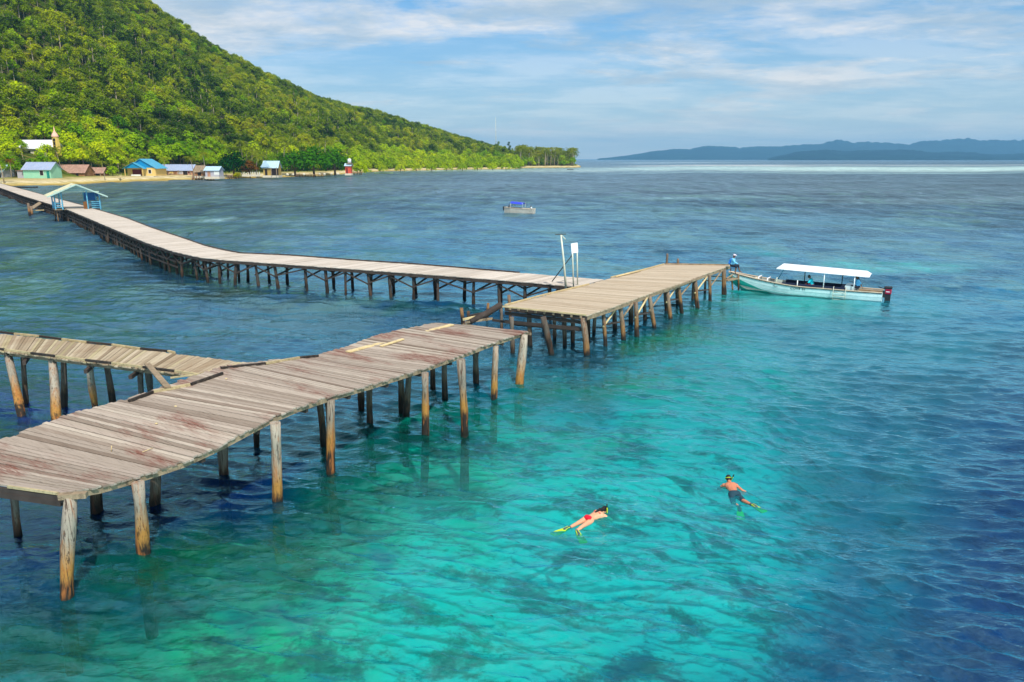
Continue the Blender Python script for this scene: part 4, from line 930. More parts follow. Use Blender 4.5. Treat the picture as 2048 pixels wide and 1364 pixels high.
# the rest of the forest: one mass, grown from the same trees
rest = [q for q in pts if id(q) not in ind]
me = bpy.data.meshes.new('forest'); me.from_pydata([tuple(q[1]) for q in rest], [], [])
keys = [k for k in PROTO if k != 'spread']
for nm, ty, fn in (('kind_id', 'INT', lambda q: keys.index(q[0])), ('turn', 'FLOAT', lambda q: random.uniform(0, 6.28)), ('size', 'FLOAT', lambda q: q[2])):
    a_ = me.attributes.new(nm, ty, 'POINT'); a_.data.foreach_set('value', [fn(q) for q in rest])
forest = link(bpy.data.objects.new('forest', me)); tag(forest, 'dense green rainforest covering the hill above the village', 'forest', kind='stuff')
ng = bpy.data.node_groups.new('forest_grow', 'GeometryNodeTree')
ng.interface.new_socket('Geometry', in_out='INPUT', socket_type='NodeSocketGeometry'); ng.interface.new_socket('Geometry', in_out='OUTPUT', socket_type='NodeSocketGeometry')
g = NT(ng); gi = g.add('NodeGroupInput'); go = g.add('NodeGroupOutput')
def attr(nm, ty):
    n_ = g.add('GeometryNodeInputNamedAttribute', data_type=ty); n_.inputs['Name'].default_value = nm; return n_.outputs['Attribute']
kid, trn, siz = attr('kind_id', 'INT'), attr('turn', 'FLOAT'), attr('size', 'FLOAT')
rot = g.add('ShaderNodeCombineXYZ', {2: trn}).outputs[0]; jn_ = g.add('GeometryNodeJoinGeometry')
for i, k in enumerate(keys):
    j2 = g.add('GeometryNodeJoinGeometry')
    for o in first[k]:
        oi = g.add('GeometryNodeObjectInfo', {'Object': o}, transform_space='ORIGINAL'); g.l.new(oi.outputs['Geometry'], j2.inputs[0])
    gt = g.add('GeometryNodeGeometryToInstance'); g.l.new(j2.outputs[0], gt.inputs[0])
    cmp_ = g.add('FunctionNodeCompare', data_type='INT', operation='EQUAL'); g.l.new(kid, cmp_.inputs[2]); cmp_.inputs[3].default_value = i
    ip = g.add('GeometryNodeInstanceOnPoints'); g.l.new(gi.outputs[0], ip.inputs['Points']); g.l.new(cmp_.outputs[0], ip.inputs['Selection'])
    g.l.new(gt.outputs[0], ip.inputs['Instance']); g.l.new(rot, ip.inputs['Rotation']); g.l.new(siz, ip.inputs['Scale']); g.l.new(ip.outputs[0], jn_.inputs[0])
g.l.new(jn_.outputs[0], go.inputs[0])
md = forest.modifiers.new('grow', 'NODES'); md.node_group = ng
print('TREES', len(pts), 'visible', len(vis), 'individual', N_IND)
# trees standing out by the village
def gnd(x, y): return at(x, y, 1.8)
for key, x, y, sc, lab, mat, sz in [
    ('palm0', 8, 362, .95, 'coconut palm at the left end of the village with drooping dry fronds', None, 1),
    ('palm1', 24, 358, .62, 'brown dried out palm left of the mint green house', ML_red, 1),
    ('palm0', 262, 352, .80, 'coconut palm rising behind the turquoise gabled roof', None, 1),
    ('palm1', 292, 351, .72, 'coconut palm with reddish fronds behind the turquoise roofed house', None, 1),
    ('palm0', 330, 351, .85, 'coconut palm behind the left end of the long blue grey roof', None, 1),
    ('palm0', 388, 352, .9, 'coconut palm with drooping fronds behind the right end of the long roof', None, 1),
    ('palm1', 412, 353, .85, 'dark crowned coconut palm above the small grey shed', None, 1),
    ('palm1', 210, 358, .55, 'short palm beside the right end of the brown shacks', None, 1),
    ('spread', 468, 350, 1.35, 'large dark green spreading tree between grey shed and yellow hut', ML_dark, 1.0),
    ('low1', 500, 350, 1.35, 'reddish brown leafed tree left of the yellow hut', ML_red, 1),
    ('palm0', 513, 350, 1.0, 'coconut palm just left of the yellow hut roof', None, 1),
    ('spread', 590, 347, 1.45, 'round green shade tree just right of the yellow hut', ML_mid, 1),
    ('spread', 628, 347, 1.75, 'biggest round green shade tree midway between yellow and red huts', ML_mid, 1),
    ('spread', 670, 345, 1.6, 'round green shade tree just left of the red hut', ML_mid, 1),
    ('low2', 622, 345, 1.5, 'golden yellow crowned tree above the shade trees', ML_yel, 1.25),
    ('low0', 180, 352, .9, 'green tree behind the brown shacks', ML_mid, 1),
    ('low1', 226, 353, .9, 'light green bush like tree between brown shacks and turquoise roofed house', None, 1),
    ('low1', 118, 352, .8, 'green tree behind the mint green house gable', None, 1),
    ('mang1', 722, 346, 1.0, 'mangrove just right of the red hut', None, 1),
    ('low0', 452, 350, .6, 'small green tree right beside the grey shed', ML_dark, 1)]:
    plant(key, gnd(x, y) if lab[:6] != 'golden' else land(622, .2), None, sc, lab, None, mat, sz)
for i, (x, y, sc) in enumerate([(765, 343.5, .85), (800, 342.5, 1.0), (832, 342, 1.05), (862, 341.5, 1.05), (893, 341, 1.1), (925, 340.6, 1.1), (955, 340.2, 1.1), (985, 339.6, 1.15), (1012, 339, 1.1), (1032, 338.4, .95)]):
    plant('mang%d' % (i % 2), at(x, y, .3)+Vector((0, 2, 0)), None, sc, '%s mangrove from the red hut in the row standing at the water edge' % ORD[i], 'front mangroves standing in the water', None, .8)
for i, (x, y) in enumerate([(200, 361), (78, 368)]): pass
for key, u_, v_, sc, lab in [('low1', 44, .19, .8, 'yellow green tree hiding the left end of the white hall'), ('low0', 66, .185, .95, 'rounded green tree in front of the middle of the white hall'), ('low2', 88, .19, .7, 'green tree in front of the right end of the white hall'),
    ('palm0', 104, .19, .9, 'coconut palm hiding the foot of the yellow tower'), ('low0', 122, .20, 1.0, 'yellow green tree just right of the yellow tower')]:
    plant(key, land(u_, v_), None, sc, lab)
# bushes on the ground
def bush(x, y, r, mat, label, z=1.3, twig=False):
    b = at(x, y, z); mb = MB()
    if twig:
        for i in range(26):
            a = random.uniform(0, 6.3); e = random.uniform(.3, 1.3); d = Vector((math.cos(a)*math.cos(e), math.sin(a)*math.cos(e), math.sin(e)))*r*random.uniform(.6, 1.1)
            mb.tube([b, b+d*.5+Vector((0, 0, .1)), b+d], [.06, .04, .02], 5)
    else:
        for i in range(5): leafball(mb, b+Vector((random.uniform(-r, r)*.6, random.uniform(-r, r)*.5, r*.4)), r*.6, 90, .3)
    o = mb.build('bush', mat, None, tuple(b)); return tag(o, label, 'bush')
bush(241, 361, 3.0, M_pale, 'bare bleached shrub on the beach left of the turquoise roofed house', 1.0, True)
bush(472, 354, 2.6, ML_yel, 'yellow green bush on the beach under the dark spreading tree', 1.0)
bush(54, 355, 1.6, ML_mid, 'low green bush at the foot of the mint green house')
bush(735, 346, 3.0, ML_low, 'light green bush on the sand right of the red hut', .8)
# ------------------------------------------------------------------ village
M_tin = plain('blue_grey_roof_sheet', sr((150, 164, 190)), .5, .08, .4, dirt=sr((176, 176, 186)))
M_tin2 = plain('pale_blue_roof_sheet', sr((176, 204, 216)), .5, .08, .4)
M_rust = plain('rusty_roof_sheet', sr((160, 124, 106)), .8, .25, .8, dirt=sr((196, 160, 138)))
M_turq = plain('turquoise_roof', sr((74, 160, 190)), .5, .1, .5); M_turq2 = plain('turquoise_gable', sr((14, 132, 180)), .5, .1, .5)
M_mint = plain('mint_wall', sr((150, 206, 172)), .8, .06, .4); M_yw = plain('yellow_wall', sr((224, 190, 112)), .8, .06, .4)
M_bw = plain('brown_board_wall', sr((150, 106, 66)), .9, .3, 1.0); M_pw = plain('pinkish_wall', sr((176, 132, 104)), .9, .3, .8)
M_gw = plain('grey_wall', sr((176, 172, 176)), .85, .08, .5); M_drk = plain('dark_opening', sr((38, 28, 26)), .9, .2, 1); M_red = plain('red_wall', sr((206, 78, 50)), .7, .08, .5)
M_redd = plain('dark_red_door', sr((104, 26, 20)), .7, .1, 1); M_frame = plain('window_frame_white', sr((224, 224, 214)), .6, .05, 2); M_teal = plain('teal_door', sr((0, 128, 112)), .6, .1, 1)
M_conc = plain('pale_concrete', sr((206, 196, 172)), .9, .1, .4); M_tower = plain('tower_yellow', sr((208, 180, 88)), .8, .08, .3); M_pink = plain('tower_pink_cap', sr((238, 184, 158)), .7, .05, .5)
M_roofw = plain('white_hall_roof', sr((226, 226, 228)), .6, .05, .3)
GZ = 1.9
def house(name, label, x0, x1, ybase, yeave, yridge, wall, roof, depth=7.0, z=GZ, cat='house', hip=False, turn=0.0, gable_mat=None, over=.6, feats=()):
    """x0..x1, heights and front line as the photo shows them; the front looks at the sea"""
    a = at(x0, ybase, z); b = at(x1, ybase, z); b = Vector((b.x, a.y+(b.x-a.x)*turn, z)); w = (b-a).length
    dx = (b-a).normalized(); dy = Vector((-dx.y, dx.x, 0))
    he = aty((x0+x1)/2, yeave, (a.y+b.y)/2).z-z; hr = aty((x0+x1)/2, yridge, (a.y+b.y)/2+depth/2).z-z
    root = empty(name, a, math.atan2(dx.y, dx.x)); tag(root, label, cat)
    L = lambda m_, nm, mt: m_.build(nm, mt, root)
    mb = MB(); mb.box(0, w, 0, depth, 0, he); mb.poly([(0, 0, he), (0, depth, he), (0, depth/2, hr-.1)]); mb.poly([(w, 0, he), (w, depth/2, hr-.1), (w, depth, he)])
    L(mb, 'wall', wall)
    L(MB().box(-.3, w+.3, -.4, depth+.3, -1.0, .04), 'foundation', M_conc)
    mb = MB(); r0 = over; sl_k = (hr-he)/(depth/2)
    for s_ in (0, 1):
        y0 = -r0 if s_ == 0 else depth+r0; z0 = he-sl_k*r0
        n = max(4, int(w/.9))
        for k in range(n):
            xa = -r0+(w+2*r0)*k/n; xb = -r0+(w+2*r0)*(k+.94)/n
            p = [Vector((xa, y0, z0)), Vector((xb, y0, z0)), Vector((xb, depth/2, hr)), Vector((xa, depth/2, hr))]
            if s_: p = [p[1], p[0], p[3], p[2]]
            mb.hexa([q for q in p]+[q+Vector((0, 0, .09)) for q in p])
    rf = L(mb, 'roof', roof); L(MB().box(-r0, w+r0, depth/2-.12, depth/2+.12, hr+.05, hr+.14), 'ridge_cap', roof).parent = rf
    for kind, fx, fz0, fz1, fw, mt in feats:
        xc = w*fx
        if kind == 'window':
            f_ = L(MB().box(xc-fw/2-.12, xc+fw/2+.12, -.07, .02, he*fz0-.1, he*fz1+.1), 'window', M_frame); g_ = MB().box(xc-fw/2, xc+fw/2, -.10, -.05, he*fz0, he*fz1).build('pane', mt, root); g_.parent = f_
        elif kind == 'door': L(MB().box(xc-fw/2, xc+fw/2, -.08, .02, .05, he*fz1), 'door', mt)
        elif kind == 'porch_post': L(MB().box(xc-.15, xc+.15, -1.6, -1.3, 0, he*.95), 'porch_post', mt)
        elif kind == 'band': L(MB().box(.02, w-.02, -.05, .01, he*fz0, he*fz1), 'wall_band', mt)
    return root, w, he, hr, depth
hs = house('green_house', 'mint green house with blue grey roof at the left of the village', 48, 103, 357.5, 338, 324.5, M_mint, M_tin, 8, feats=(('window', .67, .35, .85, 1.4, M_drk), ('door', .9, 0, .8, 1.1, M_teal), ('band', 0, .62, .7, 0, plain('mint_trim', sr((120, 186, 156)), .7, .05, 1))))
MB().box(-3.2, .0, 1, 7, 0, hs[2]*.8).build('lean_to', M_gw, hs[0]); MB().box(-3.6, .2, .6, 7.3, hs[2]*.8, hs[2]*.8+.15).build('lean_to_roof', M_rust, hs[0])
house('wooden_shack', 'long brown board shack under a streaky rusty roof beside the mint house', 111, 170, 354, 344, 329.5, M_bw, M_rust, 8, cat='shack', feats=(('window', .3, .3, .8, 1.2, M_drk), ('door', .75, 0, .9, 1.1, M_drk), ('porch_post', .1, 0, 0, 0, M_beam), ('porch_post', .5, 0, 0, 0, M_beam)))
house('wooden_shack', 'smaller brown shack with a lower roof and open dark side near the leaning boards', 175, 206, 353, 345, 335, M_bw, M_rust, 6, cat='shack', feats=(('door', .7, 0, .9, 2.2, M_drk), ('porch_post', .95, 0, 0, 0, M_beam)))
house('old_shack', 'pale roofed shack at the far left edge of the village', -26, 6, 357, 343, 330, M_gw, M_tin2, 8, cat='shack', feats=(('door', .8, 0, .8, 1.2, M_drk),))
# house with the turquoise roof: gable towards the sea plus a lower front porch gable
a = at(256, 352, GZ); b = at(312, 352, GZ); w = (b-a).length; yh = empty('yellow_house', a, 0); tag(yh, 'yellow house with bright turquoise gables and dark red doorway', 'house')
he = aty(285, 335.5, a.y).z-GZ; hr = aty(285, 318, a.y).z-GZ; dp = 12.0
mb = MB(); mb.box(0, w, 0, dp, 0, he); mb.build('wall', M_yw, yh); MB().box(-.4, w+.3, -3.2, dp+.3, -1.0, .05).build('foundation', M_conc, yh)
def gable_roof(x0, x1, y0, y1, ze, za, ov, mt, nm):
    xm = (x0+x1)/2; k = (za-ze)/(xm-x0); mb = MB()
    for sg, xe in ((-1, x0-ov), (1, x1+ov)):
        zo = ze-k*ov; n = 10
        for i in range(n):
            ya = y0+(y1-y0)*i/n; yb = y0+(y1-y0)*(i+.95)/n
            q = [Vector((xe, ya, zo)), Vector((xm, ya, za)), Vector((xm, yb, za)), Vector((xe, yb, zo))]
            if sg > 0: q = [q[1], q[0], q[3], q[2]]
            mb.hexa(q+[v_+Vector((0, 0, .1)) for v_ in q])
    return mb.build(nm, mt, yh)
def gable_wall(x0, x1, y, ze, za, nm):
    mb = MB(); pr = [Vector((x0, y, ze)), Vector((x1, y, ze)), Vector(((x0+x1)/2, y, za))]; mb.poly(pr); mb.poly([p+Vector((0, .15, 0)) for p in reversed(pr)])
    for i in range(3): mb.poly([pr[i], pr[i]+Vector((0, .15, 0)), pr[(i+1) % 3]+Vector((0, .15, 0)), pr[(i+1) % 3]])
    return mb.build(nm, M_turq2, yh)
gable_roof(0, w, -.7, dp+.6, he, hr, .8, M_turq, 'roof'); gable_wall(0, w, -.05, he, hr-.12, 'gable')
px1 = w*.66; gable_roof(0, px1, -3.5, 2.0, he*.97, he+(hr-he)*.58, .7, M_turq, 'porch_roof'); gable_wall(0, px1, -3.0, he*.97, he+(hr-he)*.58-.1, 'porch_gable')
for x in (.2, px1-.2): MB().box(x-.16, x+.16, -3.0, -2.7, 0, he*.97).build('porch_post', M_yw, yh)
MB().box(w*.18, w*.5, -.08, .02, .05, he*.8).build('door', M_redd, yh); MB().box(w*.22, w*.55, -2.9, -2.6, 0, .8).build('porch_wall', M_frame, yh)
f_ = MB().box(w*.74, w*.86, -.07, .02, he*.3, he*.8).build('window', M_frame, yh); MB().box(w*.755, w*.845, -.10, -.05, he*.34, he*.76).build('pane', M_drk, yh).parent = f_
house('long_house', 'long low building with blue grey roof and open front stalls', 322, 385, 350, 340, 329, M_pw, M_tin, 8, feats=(('door', .12, 0, .9, 2.6, M_drk), ('window', .34, .3, .7, 2.0, M_yw), ('door', .45, 0, .75, 1.6, M_bw), ('window', .62, .2, .75, 2.4, M_gw), ('door', .78, 0, .9, 2.2, M_drk), ('window', .9, .3, .7, 1.3, M_redd), ('porch_post', .25, 0, 0, 0, M_beam), ('porch_post', .6, 0, 0, 0, M_beam), ('porch_post', .97, 0, 0, 0, M_beam)))
house('small_shed', 'small brown lean shed with thatched roof left of the grey shed', 391, 407, 352, 342, 331, M_bw, M_beam, 5, cat='shed', feats=(('door', .5, 0, .8, 1.6, M_drk),))
house('grey_shed', 'small pale grey shed with light blue roof behind the pile wall', 411, 438, 353.5, 340, 333, M_gw, M_tin2, 6, cat='shed', feats=(('band', 0, 0, .45, 0, M_gw), ('door', .28, 0, .8, 1.4, M_pw), ('window', .85, .3, .8, 2.2, M_frame)))
house('water_tank_house', 'small whitish roof peeking out behind the long blue grey roof', 321, 332, 338, 330, 320, M_gw, M_frame, 3, z=3.2, cat='shed')
r_, w, he, hr, dp = house('yellow_hut', 'small ochre hut with pale blue gabled roof and dark open porch', 527, 556, 351, 334, 322, plain('ochre_wall', sr((176, 146, 72)), .8, .1, .6), M_tin2, 6, z=1.85, cat='hut', feats=(('door', .2, 0, .75, 1.2, M_drk), ('door', .8, 0, .85, 3.6, M_drk), ('porch_post', .62, 0, 0, 0, M_beam), ('porch_post', .98, 0, 0, 0, M_beam)))
mb = MB(); pr = [Vector((-1, -1.2, he)), Vector((w*.55, -1.2, he)), Vector((w*.24, -1.2, hr+.4))]; mb.poly(pr); mb.poly([p+Vector((0, .15, 0)) for p in reversed(pr)]); mb.build('gable', M_tin2, r_)
r_, w, he, hr, dp = house('red_hut', 'bright orange red hut with a white water tank on its roof', 691, 702, 347, 331, 327, M_red, M_tin2, 4, z=1.85, cat='hut', feats=(('door', .3, 0, .7, .9, M_redd),))
wt = empty('water_tank', r_.location+Vector((w*.72, 1.6, hr))); tag(wt, 'white cylindrical water tank standing on the red hut', 'water tank')
MB().tube([(0, 0, .25), (0, 0, 2.5), (0, 0, 2.8)], [1.05, 1.05, .4], 16).build('tank', M_white, wt); MB().box(-1.6, 1.6, -1.6, 1.6, -.1, .25).build('stand', M_beam, wt)
sc_ = empty('ladder_frame', at(708, 348, 1.2)); tag(sc_, 'thin wooden scaffold frame right of the red hut', 'scaffold')
for x in (-2, 0, 2.4): MB().beam((x, 0, 0), (x*.8, 0, 5.2), .22, .22).build('post', M_yel, sc_)
for z in (1.6, 3.2, 4.8): MB().beam((-2, 0, z), (2.3, 0, z), .16, .16).build('rail', M_yel, sc_)
# hall and bell tower up the slope
HY = 366
a = aty(34, 297, HY); b = aty(103, 297, HY)
hl = empty('white_hall', (a.x, HY, a.z-4)); tag(hl, 'long white roofed hall half hidden by trees on the slope', 'hall')
wd = b.x-a.x; MB().box(.3, wd-.3, 0, 9, 0, 4).build('wall', M_conc, hl)
rz_ = aty(60, 280.5, HY+4).z-(a.z-4); mb = MB()
mb.hexa([Vector(q) for q in ((-.6, -1, 3.8), (wd+.6, -1, 3.8), (wd+.6, 4.5, rz_), (-.6, 4.5, rz_), (-.6, -1, 4.0), (wd+.6, -1, 4.0), (wd+.6, 4.5, rz_+.2), (-.6, 4.5, rz_+.2))])
mb.hexa([Vector(q) for q in ((-.6, 4.5, rz_), (wd+.6, 4.5, rz_), (wd+.6, 10, 3.8), (-.6, 10, 3.8), (-.6, 4.5, rz_+.2), (wd+.6, 4.5, rz_+.2), (wd+.6, 10, 4.0), (-.6, 10, 4.0))])
mb.build('roof', M_roofw, hl)
for k in range(5): MB().box(wd*(.1+.19*k), wd*(.1+.19*k)+1.4, -.06, .02, 1.2, 3).build('window', M_drk, hl)
c = aty(115, 303, HY-4); tw = empty('bell_tower', (c.x, HY-4, c.z)); tag(tw, 'slim yellow tower with a pink pointed cap beside the white hall', 'tower')
ht = aty(113, 274, HY-4).z-c.z; MB().tube([(0, 0, -2), (0, 0, ht*.5), (-.2, 0, ht)], [1.8, 1.6, 1.4], 8, smooth=False).build('shaft', M_tower, tw)
hp = aty(112, 261, HY-4).z-c.z; MB().tube([(-.2, 0, ht), (-.2, 0, ht+.3), (-.2, 0, ht+(hp-ht)*.45), (-.2, 0, hp-.2), (-.2, 0, hp+1.8)], [1.6, 1.6, 1.2, .3, .08], 10).build('cap', M_pink, tw)
for k in range(3): MB().box(-.4, .4, -1.75, -1.2, ht*(.2+.25*k), ht*(.2+.25*k)+1.3).build('opening', M_drk, tw)
# pile wall in front of the grey shed
pw = empty('pile_wall', at(405, 360, 0)); tag(pw, 'brown timber pile wall holding the yard in front of the grey shed', 'retaining wall')
for i in range(24):
    p = at(385+i*1.95, 359.5+math.sin(i*1.7)*.5, 0)+Vector((0, -1, 0)); h_ = 1.9+random.uniform(-.2, .3)
    local(MB().tube([p-Vector((0, 0, .8)), p+Vector((random.uniform(-.1, .1), 0, h_))], .24, 6), pw).build('post', M_post_far if i % 3 else M_yel, pw)
p0, p1 = at(384, 358.5, .0), at(432, 358.5, .0); mb = MB(); mb.beam(p0+Vector((0, 1, .9)), p1+Vector((0, 1, .9)), .5, 2.2); local(mb, pw).build('backing_boards', M_bw, pw)
MB().box(0, 1, 0, 1, 0, .1)
# small private jetties and racks along the beach
def rack(x0, x1, y, label, n=5, h=2.2, cat='jetty', dep=3):
    a = at(x0, y, 0); b = at(x1, y, 0); r_ = empty('beach_jetty', a); tag(r_, label, cat)
    for i in range(n):
        p = a.lerp(b, i/(n-1))
        for dd in (0, dep):
            q = p+Vector((random.uniform(-.3, .3), dd, 0)); local(MB().tube([q-Vector((0, 0, 1)), q+Vector((random.uniform(-.3, .3), 0, h*random.uniform(.8, 1.15)))], .16, 6), r_).build('post', M_post_far, r_)
    mb = MB(); mb.beam(a+Vector((0, dep/2, h*.8)), b+Vector((0, dep/2, h*.8)), dep, .15); local(mb, r_).build('deck', M_bw, r_)
rack(455, 472, 358, 'small brown jetty on posts under the dark spreading tree', 5, 2.0)
rack(592, 645, 354, 'long low brown jetty on many posts below the shade trees', 11, 1.7)
rack(700, 722, 350, 'broken pale jetty with crooked posts in front of the red hut', 6, 2.0)
def boat_small(x0, x1, y, h, mat, label, z=.05):
    a = at(x0, y, z); b = at(x1, y, z); L = (b-a).length; d = (b-a).normalized(); s_ = Vector((-d.y, d.x, 0)); mb = MB(); n = 10; rings = []
    for i in range(n+1):
        f = i/n; w = L*.055*math.sin(math.pi*(.04+.92*f))**.6; k = h*(1+.5*(2*f-1)**2); c = a+d*L*f
        rings.append([c+s_*w+Vector((0, 0, k)), c+s_*w*.7+Vector((0, 0, k*.3)), c+Vector((0, 0, 0)), c-s_*w*.7+Vector((0, 0, k*.3)), c-s_*w+Vector((0, 0, k)), c-s_*w*.85+Vector((0, 0, k)), c+Vector((0, 0, k*.25)), c+s_*w*.85+Vector((0, 0, k))])
    for r0, r1 in zip(rings, rings[1:]):
        for j in range(8): mb.poly([r0[j], r1[j], r1[(j+1) % 8], r0[(j+1) % 8]])
    mb.poly(list(reversed(rings[0]))); mb.poly(rings[-1]); o = mb.build('canoe', mat, None, tuple(a)); return tag(o, label, 'canoe')
boat_small(512, 546, 356, .7, M_pale, 'pale canoe drawn up at the waterline below the yellow hut')
boat_small(22, 76, 375.5, .35, M_dbeam, 'dark slender canoe afloat off the beach at the far left')
boat_small(748, 786, 347, .5, plain('green_canoe_paint', sr((150, 180, 120)), .7, .1, 1), 'pale green canoe beside the mangroves')
boat_small(1134, 1147, 339.5, .5, M_dbeam, 'tiny dark canoe far off the sandy point')
# white washing, stones and fence behind the beach
fn = empty('fence', at(484, 351, 1.3)); tag(fn, 'whitish low fence behind the beach under the reddish tree', 'fence')
for i in range(9):
    p = at(484+i*4.4, 351, 1.3); local(MB().beam(p, p+Vector((0, 0, 1.9)), .5, .5), fn).build('post', M_frame, fn)
local(MB().beam(at(484, 351, 2.4), at(519, 351, 2.4), .1, .9), fn).build('rail', M_conc, fn)
for i, (x, y, s_) in enumerate([(575, 351, .9), (586, 351, .7), (608, 350.5, .8), (640, 350, .7), (649, 350, .9), (663, 349.5, .7), (676, 349.5, .9)]):
    c = at(x, y, 1.2); mb = MB().ball(c+Vector((0, 0, .5)), (s_, s_*.7, s_*.75), 9, 6)
    for k in range(len(mb.v)):
        v0 = Vector(mb.v[k]); mb.v[k] = tuple(v0+(v0-c)*.35*mnoise.noise(v0*.9))
    tag(mb.build('rock', M_conc, None, tuple(c)), '%s whitish boulder from the yellow hut, on the sand under the shade trees' % ORD[i], 'rock', 'pale boulders under the shade trees')
# mast on the ridge behind
p0 = aty(992, 292, 1150); p1 = aty(991, 234, 1150); am = empty('radio_mast', (p0.x, 1150, p0.z-30)); tag(am, 'thin guyed radio mast rising beyond the hill ridge', 'mast')
H_ = p1.z-p0.z+30; MB().tube([(0, 0, 0), (0, 0, H_*.55), (-.4, 0, H_)], [.42, .36, .18], 6).build('pole', M_gal, am)
for k in range(6): MB().box(-.9, .9, -.2, .2, H_*(.4+.1*k), H_*(.4+.1*k)+.35).build('crossarm', M_dpole, am)
# ------------------------------------------------------------------ people
def skinmat(name, c):
    if name in MATS: return MATS[name]
    m, t = newmat(name); g = t.add('ShaderNodeTexCoord').outputs['Object']
    cc = t.mix(t.ramp(t.noise(g, 6, 4, .6), [(.3, 0), (.7, 1)]), tuple(v*.9 for v in c), tuple(min(1, v*1.1) for v in c))
    out(t, t.add('ShaderNodeBsdfPrincipled', {'Base Color': cc, 'Roughness': .5, 'Subsurface Weight': .0, 'Specular IOR Level': .4}).outputs[0]); MATS[name] = m; return m
def cloth(name, c): return plain('cloth_'+name, sr(c), .85, .12, 9, bump=.3)
SK_L = skinmat('light_skin', sr((222, 158, 122))); SK_D = skinmat('brown_skin', sr((112, 74, 52)))
M_hair = plain('dark_hair', sr((26, 20, 22)), .5, .3, 20); M_eye = plain('eye_dark', (.02, .02, .02), .2, .05, 5)
def hand(mb, wr, d, n, s=1.0, curl=.5):
    """palm and five separate fingers; d towards the fingertips, n out of the palm's back"""
    d = Vector(d).normalized(); n = Vector(n); n = (n-d*n.dot(d)).normalized(); sd_ = d.cross(n)
    for k in (-.028, 0, .028): mb.cap(wr+d*.02*s+sd_*k*s*.7, wr+d*.085*s+sd_*k*s, .020*s, .016*s, 8)
    for i, (k, L) in enumerate(((-.033, .062), (-.012, .076), (.011, .080), (.032, .070))):
        p = wr+d*.088*s+sd_*k*s; a = curl*.5; q = p+(d*math.cos(a)-n*math.sin(a))*L*.5*s; a2 = curl*1.4
        r_ = q+(d*math.cos(a2)-n*math.sin(a2))*L*.5*s; mb.cap(p, q, .0098*s, .009*s, 7); mb.cap(q, r_, .009*s, .008*s, 7)
    p = wr+d*.03*s+sd_*.036*s; q = p+(d*.6+sd_*.8-n*.25).normalized()*.035*s; r_ = q+(d*.95+sd_*.3-n*.35).normalized()*.032*s
    mb.cap(p, q, .013*s, .011*s, 7); mb.cap(q, r_, .011*s, .009*s, 7)
